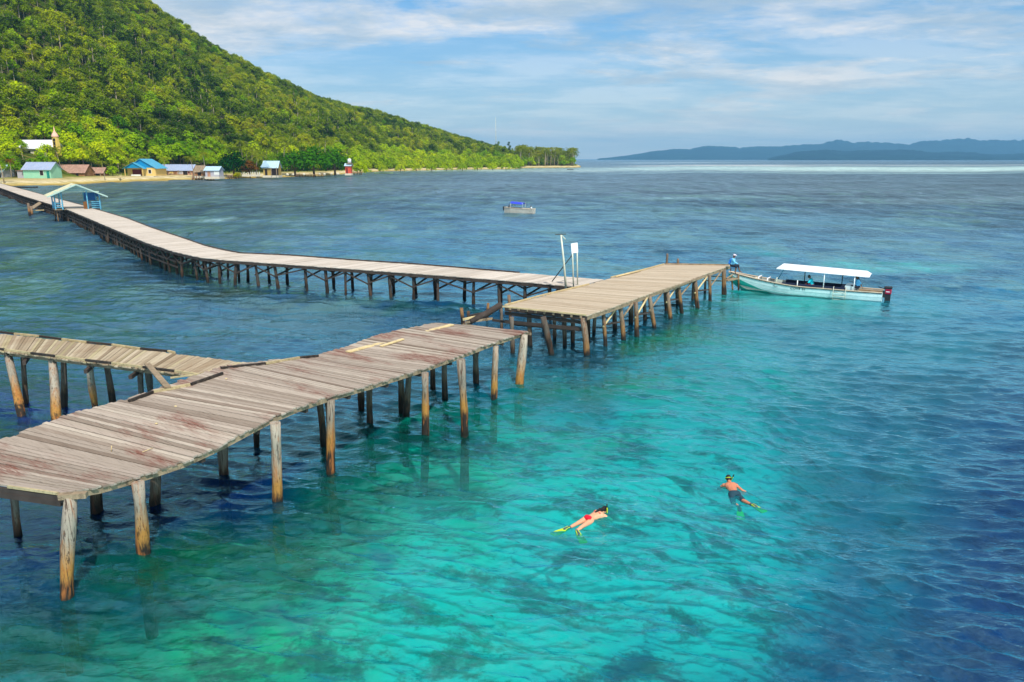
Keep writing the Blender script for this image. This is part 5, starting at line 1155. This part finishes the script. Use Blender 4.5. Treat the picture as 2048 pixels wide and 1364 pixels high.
def person(label, root, J, skin, vox=.009, hair='short', hairmat=None, face=None, up=(0, 0, 1), female=False, parts=(), group=None, hands=True, curl=.5):
    """J: joints in the root's space. One continuous body, clothes and hair as children."""
    J = {k: Vector(v) for k, v in J.items()}; mb = MB(); f = 1.0
    pe, ch, nk, hd = J['pelvis'], J['chest'], J['neck'], J['head']
    side = (J['sh_l']-J['sh_r']).normalized(); hs_ = (J['hip_l']-J['hip_r']).normalized(); wst = pe.lerp(ch, .48)
    mb.cap(pe+hs_*.06, pe-hs_*.06, .125, .125); mb.cap(pe, wst, .125, .108 if female else .12); mb.cap(wst, ch, .11, .125)
    mb.cap(ch+side*.08, ch-side*.08, .118, .118); mb.cap(ch+side*.05, wst+hs_*.04, .115, .1); mb.cap(ch-side*.05, wst-hs_*.04, .115, .1)
    mb.cap(J['sh_l'], ch, .062, .1); mb.cap(J['sh_r'], ch, .062, .1); mb.cap(ch, nk, .09, .058); mb.cap(nk, hd-(hd-nk)*.35, .055, .052)
    fd = Vector(face).normalized(); hu = (hd-nk).normalized(); hu = (hu-fd*hu.dot(fd)).normalized(); hx = fd.cross(hu)
    Mh = Matrix((hx, fd, hu)).transposed()
    mb.ball(hd+hu*.02, (.078, .096, .105), 14, 10, Mh); mb.ball(hd+fd*.022-hu*.045, (.060, .072, .07), 12, 8, Mh)
    mb.cap(hd+fd*.088+hu*.012, hd+fd*.108-hu*.016, .011, .016, 8); mb.cap(hd+fd*.086-hu*.055-hx*.02, hd+fd*.086-hu*.055+hx*.02, .010, .010, 7)
    mb.ball(hd+fd*.07-hu*.09, .026, 8, 6)
    for s_ in (-1, 1): mb.ball(hd+hx*s_*.08-fd*.005, (.012, .022, .032), 8, 6, Mh)
    for s_ in 'lr':
        sh, el, wr = J['sh_'+s_], J['el_'+s_], J['wr_'+s_]; mb.cap(sh, el, .052, .040); mb.cap(el, el.lerp(wr, .35), .041, .040); mb.cap(el.lerp(wr, .35), wr, .040, .027)
        if hands: hand(mb, wr, wr-el, J.get('hn_'+s_, Vector(up)), 1.0, curl)
        hp, kn, an, to = J['hip_'+s_], J['kn_'+s_], J['an_'+s_], J['toe_'+s_]
        mb.cap(hp, kn, .092, .058); mb.cap(kn, kn.lerp(an, .35), .056, .058); mb.cap(kn.lerp(an, .35), an, .057, .038); mb.cap(an-(to-an)*.25, to, .038, .03); mb.cap(an.lerp(to, .6), to+hs_*.012, .036, .026)
    b = mb.build('body', skin, root); remesh(b, vox, 3)
    for s_ in (-1, 1): MB().ball(hd+fd*.088+hx*s_*.032+hu*.018, (.014, .008, .009), 8, 6, Mh).build('eye', M_eye, root)
    if hair:
        hb = MB(); hb.ball(hd+hu*.035-fd*.014, (.088, .098, .10), 14, 9, Mh); hb.ball(hd-fd*.035-hu*.01, (.082, .075, .09), 12, 8, Mh)
        if hair == 'long':
            q = [hd-fd*.08+hu*.02, nk-fd*.08, ch.lerp(nk, .4)+J['back']*.14, ch.lerp(wst, .6)+J['back']*.135]
            for a, c_, r1, r2 in zip(q, q[1:], (.07, .06, .05), (.06, .05, .025)): hb.cap(a, c_, r1, r2)
        h_ = hb.build('hair', hairmat or M_hair, root); remesh(h_, .012, 2)
    for nm, mt, caps in parts:
        pb = MB()
        for c_ in caps: pb.cap(*c_)
        o = pb.build(nm, mt, root); remesh(o, max(vox, .010), 3)
    tag(root, label, 'person', group); return J, (hd, fd, hu, hx, Mh)
def shirt(J, sleeve=.75, ex=.016):
    ch, pe = J['chest'], J['pelvis']; sd_ = (J['sh_l']-J['sh_r']).normalized(); hs_ = (J['hip_l']-J['hip_r']).normalized(); w = pe.lerp(ch, .48)
    c = [(ch+sd_*.09, ch-sd_*.09, .118+ex, .118+ex), (ch+sd_*.05, pe+hs_*.05, .115+ex, .118+ex), (ch-sd_*.05, pe-hs_*.05, .115+ex, .118+ex), (ch, pe, .12+ex, .13+ex)]
    for s_ in 'lr': c += [(J['sh_'+s_], ch, .065+ex, .1+ex), (J['sh_'+s_], J['sh_'+s_].lerp(J['el_'+s_], min(sleeve, 1)), .055+ex, .045+ex*1.3)]
    if sleeve > 1:
        for s_ in 'lr': c += [(J['el_'+s_], J['wr_'+s_], .042+ex, .032+ex)]
    return c
def shorts(J, ln=.7, ex=.016):
    pe = J['pelvis']; hs_ = (J['hip_l']-J['hip_r']).normalized(); c = [(pe+hs_*.06, pe-hs_*.06, .127+ex, .127+ex)]
    for s_ in 'lr':
        c += [(pe, J['hip_'+s_], .12+ex, .095+ex), (J['hip_'+s_], J['hip_'+s_].lerp(J['kn_'+s_], min(ln, 1)), .093+ex, .064+ex*1.6)]
        if ln > 1: c += [(J['kn_'+s_], J['kn_'+s_].lerp(J['an_'+s_], ln-1), .062+ex, .05+ex)]
    return c
def VJ(**k): return {a: Vector(b) for a, b in k.items()}

# man sitting on the end of the far platform, feet down towards the bow
pb_ = at(1463, 534.5, ZF)+Vector((0, -.1, 0)); root = empty('person', (pb_.x, pb_.y, ZF+.09), R(-32))
J = VJ(pelvis=(0, 0, .10), chest=(.07, 0, .47), neck=(.10, 0, .63), head=(.13, 0, .79), sh_l=(.07, .19, .56), sh_r=(.07, -.19, .56), el_l=(-.12, .27, .32), el_r=(.25, -.22, .34), wr_l=(-.17, .28, .09), wr_r=(.42, -.12, .24),
       hip_l=(.02, .10, .07), hip_r=(.02, -.10, .07), kn_l=(.42, .14, .06), kn_r=(.36, -.12, .04), an_l=(.56, .16, -.36), an_r=(.30, -.13, -.40), toe_l=(.73, .17, -.42), toe_r=(.40, -.14, -.54))
J['hn_r'] = Vector((0, 0, 1)); J['hn_l'] = Vector((-1, 0, 0))
J_, hdv = person('man in pale blue shirt, dark trousers and whitish cap sitting on the far platform end', root, J, SK_D, .010, 'short', None, (1, -.25, -.1), parts=[('shirt', cloth('pale_blue', (118, 190, 226)), shirt(J, 1.2, .02)), ('trousers', cloth('dark', (30, 34, 48)), shorts(J, 1.25))])
hd, fd, hu, hx, Mh = hdv
cp = MB().ball(hd+hu*.06-fd*.005, (.098, .112, .075), 14, 9, Mh); cp.cap(hd+fd*.07+hu*.065-hx*.04, hd+fd*.15+hu*.05, .04, .035); cp.cap(hd+fd*.07+hu*.065+hx*.04, hd+fd*.15+hu*.05, .04, .035)
cp.cap(hd-fd*.08+hu*.0, hd-fd*.07-hu*.08, .055, .045); cp.build('cap', cloth('whitish_pink', (226, 206, 222)), root)
ch, pe = J['chest'], J['pelvis']; bp = MB(); bp.cap(ch+Vector((-.17, .07, .02)), pe+Vector((-.19, .07, .14)), .09, .09); bp.cap(ch+Vector((-.17, -.07, .02)), pe+Vector((-.19, -.07, .14)), .09, .09)
bo = bp.build('backpack', cloth('strong_blue', (40, 120, 214)), root); remesh(bo, .015, 3)

# ------------------------------------------------------------------ long boat
bowT = Vector((17.15, 58.0, 1.38)); st_ = at(1776, 607, 0); bowW = at(1506, 584, 0)
ax_ = (Vector((bowT.x, bowT.y, 0))-st_); Lb = ax_.length; rz = math.atan2(ax_.y, ax_.x)
bt = empty('tour_boat', st_+Vector((0, .9, 0)), rz)       # x forward, y to the far side... stern at x = 0
tag(bt, 'long narrow white and sea green open boat with white awning and outboard motor', 'boat')
M_hw = plain('hull_white', sr((206, 224, 224)), .35, .06, .8, dirt=sr((176, 200, 198))); M_hg = plain('hull_sea_green', sr((20, 160, 146)), .4, .08, .8)
M_tan = plain('gunwale_tan', sr((206, 186, 160)), .6, .15, 1.5); M_rub = plain('black_rubber', sr((30, 34, 40)), .6, .15, 2); M_navy = plain('navy_cushion', sr((22, 36, 66)), .7, .15, 3)
M_in = plain('hull_inside', sr((176, 178, 168)), .6, .15, 1.5); M_red2 = plain('red_cowl', sr((150, 22, 56)), .35, .08, 3); M_ltr = plain('dark_lettering', sr((40, 50, 56)), .6, .05, 3)
def sect(x):
    f = x/Lb; w = .98*min(1, (1.02-f)/.45)**.75 if f < 1 else .04
    w = max(w*(.86+.14*min(1, f/.15)), .03); sheer = .72+.66*max(0, (f-.45)/.55)**1.7; chine = .10+.62*max(0, (f-.55)/.45)**1.5; kee = -.38+1.1*max(0, (f-.80)/.2)**1.6
    return w, sheer, chine, kee
xs_ = [Lb*i/28 for i in range(29)]; hullU = MB(); hullL = MB(); inner = MB(); rings = []
for x in xs_:
    w, sh_, cn, kl = sect(x); rings.append(dict(g=(w, sh_), m=(w*.97, (sh_*.5+cn*.5)), c=(w*.88, cn), k=(.02, kl), gi=(w-.06, sh_), fi=((w-.06)*.8, max(kl+.3, .12))))
def band(mb, a, b, flip=False):
    for i in range(len(xs_)-1):
        for s_ in (-1, 1):
            p = [Vector((xs_[i], s_*rings[i][a][0], rings[i][a][1])), Vector((xs_[i+1], s_*rings[i+1][a][0], rings[i+1][a][1])), Vector((xs_[i+1], s_*rings[i+1][b][0], rings[i+1][b][1])), Vector((xs_[i], s_*rings[i][b][0], rings[i][b][1]))]
            if (s_ > 0) != flip: p.reverse()
            mb.poly(p, True)
band(hullU, 'g', 'm'); band(hullU, 'm', 'c'); band(hullU, 'c', 'k')
for s_ in (-1, 1): pass
r0 = rings[0]; hullU.poly([(0, -r0['g'][0], r0['g'][1]), (0, r0['g'][0], r0['g'][1]), (0, r0['c'][0], r0['c'][1]), (0, 0, r0['k'][1]), (0, -r0['c'][0], r0['c'][1])])
m, t = newmat('hull_paint'); g_ = t.add('ShaderNodeTexCoord').outputs['Object']; sp_ = t.add('ShaderNodeSeparateXYZ', {0: g_}); X_, Z_ = sp_.outputs[0], sp_.outputs[2]
fX = t.math('DIVIDE', X_, Lb)
she = t.math('ADD', .72, t.math('MULTIPLY', t.math('POWER', t.math('MAXIMUM', t.math('DIVIDE', t.math('SUBTRACT', fX, .45), .55), 0.0), 1.7), .66))
ln_ = t.math('SUBTRACT', she, Z_)
top_ = t.math('LESS_THAN', ln_, t.math('ADD', .17, t.math('MULTIPLY', t.math('SUBTRACT', 1.0, fX), 2.3)))
c = t.mix(top_, sr((20, 160, 146)), t.mix(t.ramp(t.noise(g_, 2.2, 5, .7), [(.4, 0), (.75, 1)]), sr((220, 240, 238)), sr((186, 220, 218))))
lines = t.math('LESS_THAN', t.math('ABSOLUTE', t.math('SUBTRACT', t.math('FRACT', t.math('MULTIPLY', ln_, 4.2)), .5)), .035)
c = t.mix(t.math('MULTIPLY', lines, .6), c, sr((96, 120, 124)))
out(t, t.add('ShaderNodeBsdfPrincipled', {'Base Color': c, 'Roughness': .35}).outputs[0])
hullU.build('hull', m, bt)
band(inner, 'gi', 'fi', True)
for i in range(len(xs_)-1): inner.poly([(xs_[i], -rings[i]['fi'][0], rings[i]['fi'][1]), (xs_[i+1], -rings[i+1]['fi'][0], rings[i+1]['fi'][1]), (xs_[i+1], rings[i+1]['fi'][0], rings[i+1]['fi'][1]), (xs_[i], rings[i]['fi'][0], rings[i]['fi'][1])])
inner.poly([(0.03, -r0['gi'][0], r0['gi'][1]), (.03, -r0['fi'][0], r0['fi'][1]), (.03, r0['fi'][0], r0['fi'][1]), (.03, r0['gi'][0], r0['gi'][1])]); inner.build('inner_lining', M_in, bt)
for s_ in (-1, 1):
    gm_ = MB(); pts_ = [Vector((xs_[i], s_*(rings[i]['g'][0]-.03), rings[i]['g'][1]+.02)) for i in range(29)]
    for a, b in zip(pts_, pts_[1:]): gm_.beam(a, b, .12, .05)
    gm_.build('gunwale', M_tan, bt); rb_m = MB()
    for i in range(28): rb_m.beam((xs_[i], s_*(rings[i]['g'][0]+.015), rings[i]['g'][1]-.04), (xs_[i+1], s_*(rings[i+1]['g'][0]+.015), rings[i+1]['g'][1]-.04), .035, .045)
    rb_m.build('rubbing_strake', M_rub, bt)
MB().beam((Lb*.83, 0, sect(Lb*.83)[1]-.06), (Lb*1.0, 0, sect(Lb)[1]-.03), .28, .05).build('bow_deck', M_tan, bt)
MB().tube([(Lb-.15, 0, 1.2), (Lb-.12, 0, 1.58)], .05, 8).build('bow_bitt', M_dbeam, bt)
for fx in (.78, .72):                      # two white hoops in the bow
    w, s_h, _, _ = sect(Lb*fx); MB().tube([(Lb*fx, -w*.75, s_h-.25), (Lb*fx, -w*.6, s_h+.18), (Lb*fx+.05, w*.6, s_h+.18), (Lb*fx+.05, w*.75, s_h-.25)], .045, 8).build('hoop', M_white, bt)
MB().ball((Lb*.80, .25, sect(Lb*.8)[1]-.02), (.22, .16, .12)).build('sack', M_conc, bt)
for s_ in (-1, 1):
    MB().beam((Lb*.22, s_*.70, .42), (Lb*.62, s_*.66, .46), .34, .12).build('bench', M_navy, bt)
    MB().beam((Lb*.22, s_*.86, .74), (Lb*.62, s_*.80, .78), .06, .34).build('bench_back', M_navy, bt)
MB().box(Lb*.17, Lb*.225, -.75, .75, .12, 1.02).build('helm_box', M_hw, bt); MB().box(Lb*.225, Lb*.25, -.3, .6, .12, .95).build('locker', M_navy, bt)
MB().tube([(Lb*.165, -.1, 1.05), (Lb*.15, -.1, 1.1)], .14, 12).build('steering_wheel', M_rub, bt)
MB().box(0.05, Lb*.15, -.8, .8, .30, .55).build('stern_deck', M_tan, bt)
MB().beam((.1, -.55, .62), (Lb*.15, -.6, .62), .16, .1).build('stern_bench', M_beam, bt)
# awning
c0, c1 = Lb*.11, Lb*.635; hz0, hz1 = 2.0, 2.15; aw = MB(); n = 12
rows = [(-1.0, -.20), (-.92, -.02), (-.45, .07), (0, .10), (.45, .07), (.92, -.02), (1.0, -.20)]
for i in range(n):
    for j in range(6):
        p = []
        for ii, jj in ((i, j), (i+1, j), (i+1, j+1), (i, j+1)):
            f = ii/n; x = c0+(c1-c0)*f; z = hz0+(hz1-hz0)*f; y_, dz = rows[jj]; p.append(Vector((x, y_, z+dz)))
        aw.poly(p, False)
for fx, xx, hh in ((0, c0, hz0), (1, c1, hz1)):
    e = [Vector((xx+(.32 if fx else -.30), y_*.9, hh+dz*.2-.16)) for y_, dz in rows]; q = [Vector((xx, y_, hh+dz)) for y_, dz in rows]
    for j in range(6): aw.poly([q[j], e[j], e[j+1], q[j+1]] if fx else [q[j+1], e[j+1], e[j], q[j]])
ao = aw.build('awning', M_white, bt); sm_ = ao.modifiers.new('thick', 'SOLIDIFY'); sm_.thickness = .03
for fx, hh, s_, m_ in ((.665, 1.28, 1, M_gal), (.67, 2.1, -1, M_sblue), (.50, 2.14, -1, M_dpole), (.26, 2.06, -1, M_dpole), (.355, 2.06, 1, M_white), (.17, 1.97, 1, M_white), (.17, 1.97, -1, M_white), (.52, 1.2, 1, M_white)):
    x = Lb*fx; w, s_h, _, _ = sect(x); MB().tube([(x+(.1 if fx == .67 else 0), s_*(w-.08), s_h-.1), (x-(.5 if fx == .67 else .1 if fx > .6 else 0), s_*(w-.08), hh)], .036, 8).build('awning_post', m_, bt)
MB().beam((Lb*.62, .70, .95), (Lb*.67, .68, 1.0), .05, .3).build('gear_box', M_in, bt)
# boarding ladder over the near side
ld = MB(); y0 = .98+.05
for x in (Lb*.215, Lb*.29): ld.tube([(x, y0-.1, .95), (x, y0+.06, .82), (x, y0+.06, -.25)], .028, 7)
for z in (.02, .28, .54): ld.tube([(Lb*.215, y0+.06, z), (Lb*.29, y0+.06, z)], .022, 6)
ld.build('ladder', M_gal, bt)
# outboard motor
om = MB().box(-.55, -.12, -.2, .2, .55, .95).build('outboard_motor', M_red2, bt); bv = om.modifiers.new('edge', 'BEVEL'); bv.width = .07; bv.segments = 3
o = MB().box(-.58, -.05, -.22, .22, .93, 1.10).build('cowl_top', M_rub, om); o.modifiers.new('edge', 'BEVEL').width = .05
MB().box(-.52, -.15, -.13, .13, -.5, .56).build('leg', M_rub, om); MB().beam((-.1, 0, .9), (.35, -.1, 1.02), .05, .05).build('tiller', M_rub, om); MB().box(-.18, .02, -.16, .16, .3, .75).build('clamp', M_rub, om); MB().beam((-.45, .205, .74), (-.2, .205, .74), .01, .05).build('stripe', M_white, om)
# name on the side
fc_ = bpy.data.curves.new('boat_name', 'FONT'); fc_.body = 'COVE 01'; fc_.size = .27; fc_.extrude = .004; fc_.space_character = 1.25; fc_.offset = .004
fo = link(bpy.data.objects.new('boat_name', fc_)); fc_.materials.append(M_ltr); fo.parent = bt
xn = Lb*.535; w, s_h, cn, kl = sect(xn)
fc_.size = .23
fo.rotation_euler = (math.pi/2, 0, math.pi); fo.location = (Lb*.56, .985, .50)
bpy.context.view_layer.update(); me_ = bpy.data.meshes.new_from_object(fo.evaluated_get(bpy.context.evaluated_depsgraph_get())); loc_, rot_ = fo.location.copy(), fo.rotation_euler.copy(); bpy.data.objects.remove(fo)
fo = link(bpy.data.objects.new('boat_name', me_)); fo.parent = bt; fo.location = loc_; fo.rotation_euler = rot_
em = MB()
for a, b in (((-.17, 0, 0), (.17, 0, 0)), ((-.17, 0, .24), (.10, 0, .24)), ((-.17, 0, 0), (-.17, 0, .24)), ((.17, 0, 0), (.17, 0, .17)), ((.10, 0, .24), (.17, 0, .17))): em.beam(a, b, .012, .025)
eo = em.build('emblem', M_ltr, bt); eo.location = (Lb*.655, sect(Lb*.655)[0]*.985+.004, .58)
# people in the long boat (seats are boat space turned into the world)
def inboat(x, y, z): return bt.matrix_basis @ Vector((x, y, z))
SIT = VJ(pelvis=(0, 0, .10), chest=(.12, 0, .45), neck=(.19, 0, .60), head=(.27, 0, .73), sh_l=(.13, .19, .53), sh_r=(.13, -.19, .53), el_l=(.26, .25, .30), el_r=(.26, -.25, .30), wr_l=(.44, .14, .20), wr_r=(.44, -.10, .20),
         hip_l=(.02, .10, .07), hip_r=(.02, -.10, .07), kn_l=(.42, .16, .10), kn_r=(.42, -.14, .10), an_l=(.44, .16, -.32), an_r=(.42, -.14, -.32), toe_l=(.62, .17, -.36), toe_r=(.60, -.15, -.36))
pp = inboat(Lb*.43, .42, .74); root = empty('person', pp, rz)
person('man in turquoise shirt and dark red shorts bent forward on the long boat bench', root, SIT, SK_D, .010, 'short', None, (1, .0, -.55), parts=[('shirt', cloth('turquoise', (30, 206, 222)), shirt(SIT, .9, .02)), ('shorts', cloth('dark_red', (150, 20, 50)), shorts(SIT, 1.0, .02))])
J2 = {k: v.copy() for k, v in SIT.items()}
J2.update(VJ(chest=(.04, 0, .48), neck=(.08, 0, .63), head=(.12, 0, .78), sh_l=(.05, .19, .57), sh_r=(.05, -.19, .57), el_l=(-.10, .27, .34), el_r=(.25, -.26, .36), wr_l=(-.22, .24, .12), wr_r=(.42, -.2, .40)))
pp = inboat(Lb*.150, .40, .90); root = empty('person', pp, rz+.3)
person('person in light blue shirt with long dark hair sitting by the outboard motor', root, J2 | VJ(back=(-1, 0, 0)), SK_D, .010, 'long', None, (1, .1, -.15), parts=[('shirt', cloth('light_blue', (110, 196, 246)), shirt(J2, .9, .02)), ('shorts', cloth('dark', (30, 34, 48)), shorts(J2, .9, .02))])

# ------------------------------------------------------------------ snorkellers
M_lime = plain('lime_fin', sr((186, 206, 36)), .4, .1, 5); M_fing = plain('grey_fin_foot', sr((70, 84, 86)), .5, .2, 8); M_bk = cloth('red_bikini', (214, 18, 44)); M_mask = plain('mask_black', sr((20, 20, 24)), .4, .1, 5)
def fin(root, an, to, L=.46, name='fin', nrm=(0, 0, 1)):
    d = (Vector(to)-Vector(an)).normalized(); n = Vector(nrm); n = (n-d*n.dot(d)).normalized(); s_ = d.cross(n); b = Vector(an)+d*.04; mb = MB()
    sec = [(0, .05, .045), (.14, .058, .04), (.2, .075, .02), (.36, .10, .011), (.2+L*.8, .125, .008), (.2+L, .11, .006)]
    for (x0, w0, t0), (x1, w1, t1) in zip(sec, sec[1:]):
        q = lambda x, w, t_: [b+d*x-s_*w-n*t_, b+d*x+s_*w-n*t_, b+d*x+s_*w+n*t_, b+d*x-s_*w+n*t_]
        A, B = q(x0, w0, t0), q(x1, w1, t1); mb.hexa([A[0], A[1], B[1], B[0], A[3], A[2], B[2], B[3]])
    for k in (-1, 1): mb.beam(b+d*.2+s_*k*.085, b+d*(.2+L*.9)+s_*k*.12, .015, .035, up=tuple(n))
    f_ = mb.build(name, M_lime, root); fb = MB().cap(b-d*.03, b+d*.16, .052, .06).build('foot_pocket', M_fing, root); fb.parent = f_; return f_
def mask_snorkel(root, h, lime_tube=True, side=1, tube_up=None):
    hd, fd, hu, hx, Mh = h; mk = MB().ball(hd+fd*.085+hu*.01, (.07, .04, .045), 12, 8, Mh).build('mask', M_mask, root)
    sb = MB(); pts_ = []
    for k in range(13):
        a = math.pi*2*k/12; pts_.append(hd+hu*.02+hx*.102*math.sin(a)+fd*.112*math.cos(a))
    sb.tube(pts_, .012, 6, caps=False).build('mask_strap', M_lime if not lime_tube else M_mask, root).parent = mk
    tu = Vector(tube_up) if tube_up else -fd
    a = hd+fd*.10-hu*.06; b = hd+hx*side*.115+fd*.05-hu*.02; c = b+tu*.2; d = c+tu*.12
    sn = MB().tube([a, a+hx*side*.07, b, b.lerp(c, .5), c], .017, 8).build('snorkel', M_lime, root); MB().tube([c, d], .019, 8).build('snorkel_tip', M_mask, root).parent = sn
def wave_z(p): return float(np.mean([waves(np.array([[p.x+dx, p.y+dy, 0.0]]))[0, 2] for dx in (-.3, 0, .3) for dy in (-.3, 0, .3)]))
# woman: face down, heading up and right
o0 = at(1186, 1038, 0); dir_ = at(1213, 1018, 0)-at(1160, 1044, 0); root = empty('person', (o0.x, o0.y, wave_z(o0)+.03), math.atan2(dir_.y, dir_.x))
J = VJ(pelvis=(-.20, 0, .01), chest=(.26, 0, .015), neck=(.42, 0, .03), head=(.56, 0, .05), sh_l=(.34, .18, .0), sh_r=(.34, -.18, .0), el_l=(.50, .34, -.14), el_r=(.46, -.36, -.10), wr_l=(.66, .22, -.24), wr_r=(.56, -.16, -.22),
       hip_l=(-.26, .10, -.01), hip_r=(-.26, -.10, -.01), kn_l=(-.64, .12, -.04), kn_r=(-.64, -.13, -.02), an_l=(-.96, .10, -.03), an_r=(-.95, -.16, -.05), toe_l=(-1.10, .10, -.05), toe_r=(-1.04, -.28, -.08), back=(0, 0, 1), hn_l=(0, 0, 1), hn_r=(0, 0, 1))
pe = J['pelvis']; tp_ = [(pe+Vector((-.02, .06, .035)), pe+Vector((-.02, -.06, .035)), .104, .104), (pe+Vector((-.08, 0, .02)), pe+Vector((.03, 0, .03)), .11, .10)]
J_, h = person('snorkelling woman in a red bikini with long dark hair, floating face down with lime fins', root, J, SK_L, .008, 'long', None, (.25, 0, -1), female=True, parts=[('bikini_bottom', M_bk, [(pe+Vector((-.03, .05, .045)), pe+Vector((-.03, -.05, .045)), .098, .098)]), ('bikini_top', M_bk, [(J['chest']+Vector((-.06, .115, .09)), J['chest']+Vector((-.06, -.115, .09)), .022, .022)])], curl=.3)
mask_snorkel(root, h, True, 1, (-.1, 0, 1)); fin(root, J['an_l'], J['an_l']+Vector((-1, .12, -.05)), .46); fin(root, J['an_r'], J['an_r']+Vector((-.5, -.9, -.1)), .42); root.scale = (.92, .92, .92)
SK_T = skinmat('tanned_skin', sr((198, 124, 92)))
# man: head up, legs sinking
o0 = at(1466, 964, 0); dir_ = at(1462, 962, 0)-at(1474, 1000, 0); root = empty('person', (o0.x, o0.y, wave_z(o0)+.02), math.atan2(dir_.y, dir_.x)+.15)
J = VJ(pelvis=(-.24, 0, -.06), chest=(.20, 0, .04), neck=(.37, 0, .10), head=(.50, 0, .15), sh_l=(.28, .20, .02), sh_r=(.28, -.20, .02), el_l=(.42, .34, -.16), el_r=(.06, -.34, -.06), wr_l=(.62, .26, -.26), wr_r=(-.04, -.50, -.10),
       hip_l=(-.30, .10, -.08), hip_r=(-.30, -.10, -.08), kn_l=(-.62, .14, -.16), kn_r=(-.68, -.14, -.05), an_l=(-.92, .06, -.14), an_r=(-1.02, -.28, -.02), toe_l=(-1.04, .02, -.16), toe_r=(-1.14, -.36, -.03), back=(0, 0, 1), hn_l=(0, 0, 1), hn_r=(0, 0, 1))
J_, h = person('bare backed snorkelling man in dark shorts with black mask, rightmost swimmer', root, J, SK_T, .008, 'short', None, (.8, 0, -.6), parts=[('shorts', cloth('dark_teal', (26, 62, 76)), shorts(J, .85, .015))], curl=.3)
mask_snorkel(root, h, False, 1, (-.6, 0, .8)); fin(root, J['an_r'], J['an_r']+Vector((-.8, -.5, -.06)), .30); fin(root, J['an_l'], J['an_l']+Vector((-.8, .1, -.25)), .32)
# ------------------------------------------------------------------ small boat out on the bay
a = at(1010, 426, 0); b = at(1068, 427.5, 0); d_ = (b-a); L2 = d_.length
sb_ = empty('small_boat', a.lerp(b, .5), math.atan2(d_.y, d_.x)); tag(sb_, 'small greyish motor boat with a bright blue awning alone on the bay', 'boat')
M_sh = plain('worn_grey_hull', sr((190, 184, 170)), .6, .2, 1.2, dirt=sr((120, 120, 110))); M_blue = plain('blue_awning', sr((40, 60, 214)), .5, .1, 1)
mb = MB(); n = 14; rg = []
for i in range(n+1):
    f = i/n; x = -L2/2+L2*f; w = .95*min(1, (f+.12)/.35)**.7*(1 if f < .9 else .95); s_h = .95+.25*(1-f)**2-.05
    rg.append([Vector((x, w, s_h)), Vector((x, w*.8, -.2)), Vector((x, -w*.8, -.2)), Vector((x, -w, s_h)), Vector((x, -w+.08, s_h)), Vector((x, -w*.7, .25)), Vector((x, w*.7, .25)), Vector((x, w-.08, s_h))])
for r0_, r1_ in zip(rg, rg[1:]):
    for j in range(8): mb.poly([r0_[j], r1_[j], r1_[(j+1) % 8], r0_[(j+1) % 8]])
mb.poly([rg[0][i] for i in (3, 2, 1, 0)]); mb.poly([rg[-1][i] for i in range(4)]); mb.build('hull', M_sh, sb_)
for s_ in (-1, 1):
    mb = MB()
    for r0_, r1_ in zip(rg, rg[1:]): mb.beam(r0_[0 if s_ > 0 else 3], r1_[0 if s_ > 0 else 3], .1, .08)
    mb.build('gunwale', M_tan, sb_)
    mb = MB(); mb.beam((-L2*.5+.05, s_*.60, .02), (L2*.48, s_*.80, .02), .06, .16); mb.build('waterline_strip', M_rub, sb_)
mb = MB(); pr = [(-.95, -.14), (-.5, .05), (0, .12), (.5, .05), (.95, -.14)]
for j in range(4): mb.hexa([Vector(q) for q in ((-L2*.26, pr[j][0], 2.05+pr[j][1]), (L2*.16, pr[j][0], 1.85+pr[j][1]), (L2*.16, pr[j+1][0], 1.85+pr[j+1][1]), (-L2*.26, pr[j+1][0], 2.05+pr[j+1][1]), (-L2*.26, pr[j][0], 2.09+pr[j][1]), (L2*.16, pr[j][0], 1.89+pr[j][1]), (L2*.16, pr[j+1][0], 1.89+pr[j+1][1]), (-L2*.26, pr[j+1][0], 2.09+pr[j+1][1]))])
mb.build('awning', M_blue, sb_)
for x in (-L2*.25, L2*.15):
    for s_ in (-1, 1): MB().tube([(x, s_*.85, .9), (x, s_*.88, 1.95)], .035, 6).build('awning_post', M_gal, sb_)
MB().box(-L2*.5-.35, -L2*.5-.0, -.18, .18, .5, 1.25).build('outboard_motor', M_rub, sb_); MB().box(-L2*.1, L2*.2, -.5, .5, .3, .9).build('cabin_box', M_in, sb_)
for x, y, lab, sh_ in ((-L2*.38, .1, 'dark clothed person seated at the motor end of the small distant boat', (24, 28, 32)), (L2*.42, -.1, 'person in white and dark clothes at the right end of the small distant boat', (214, 220, 220))):
    pp = sb_.matrix_basis @ Vector((x, y, .62)); root = empty('person', pp, sb_.rotation_euler.z+(0 if x < 0 else math.pi))
    person(lab, root, J2, SK_D, .016, 'short', None, (1, 0, 0), parts=[('shirt', cloth('c%d' % sh_[0], sh_), shirt(J2, .9, .02)), ('trousers', cloth('dark', (30, 34, 48)), shorts(J2, 1.7, .02))])
# ------------------------------------------------------------------ haze over the strait
mh, t = newmat('haze_air')
t.l.new(t.add('ShaderNodeVolumePrincipled', {'Color': (0.27, 0.64, 1.0, 1), 'Density': HAZE_D, 'Anisotropy': 0.0}).outputs[0], t.add('ShaderNodeOutputMaterial').inputs[1])
hz = MB().box(-14000, 14000, -600, 13500, -9.5, 330).build('haze', mh)
tag(hz, kind='stuff')
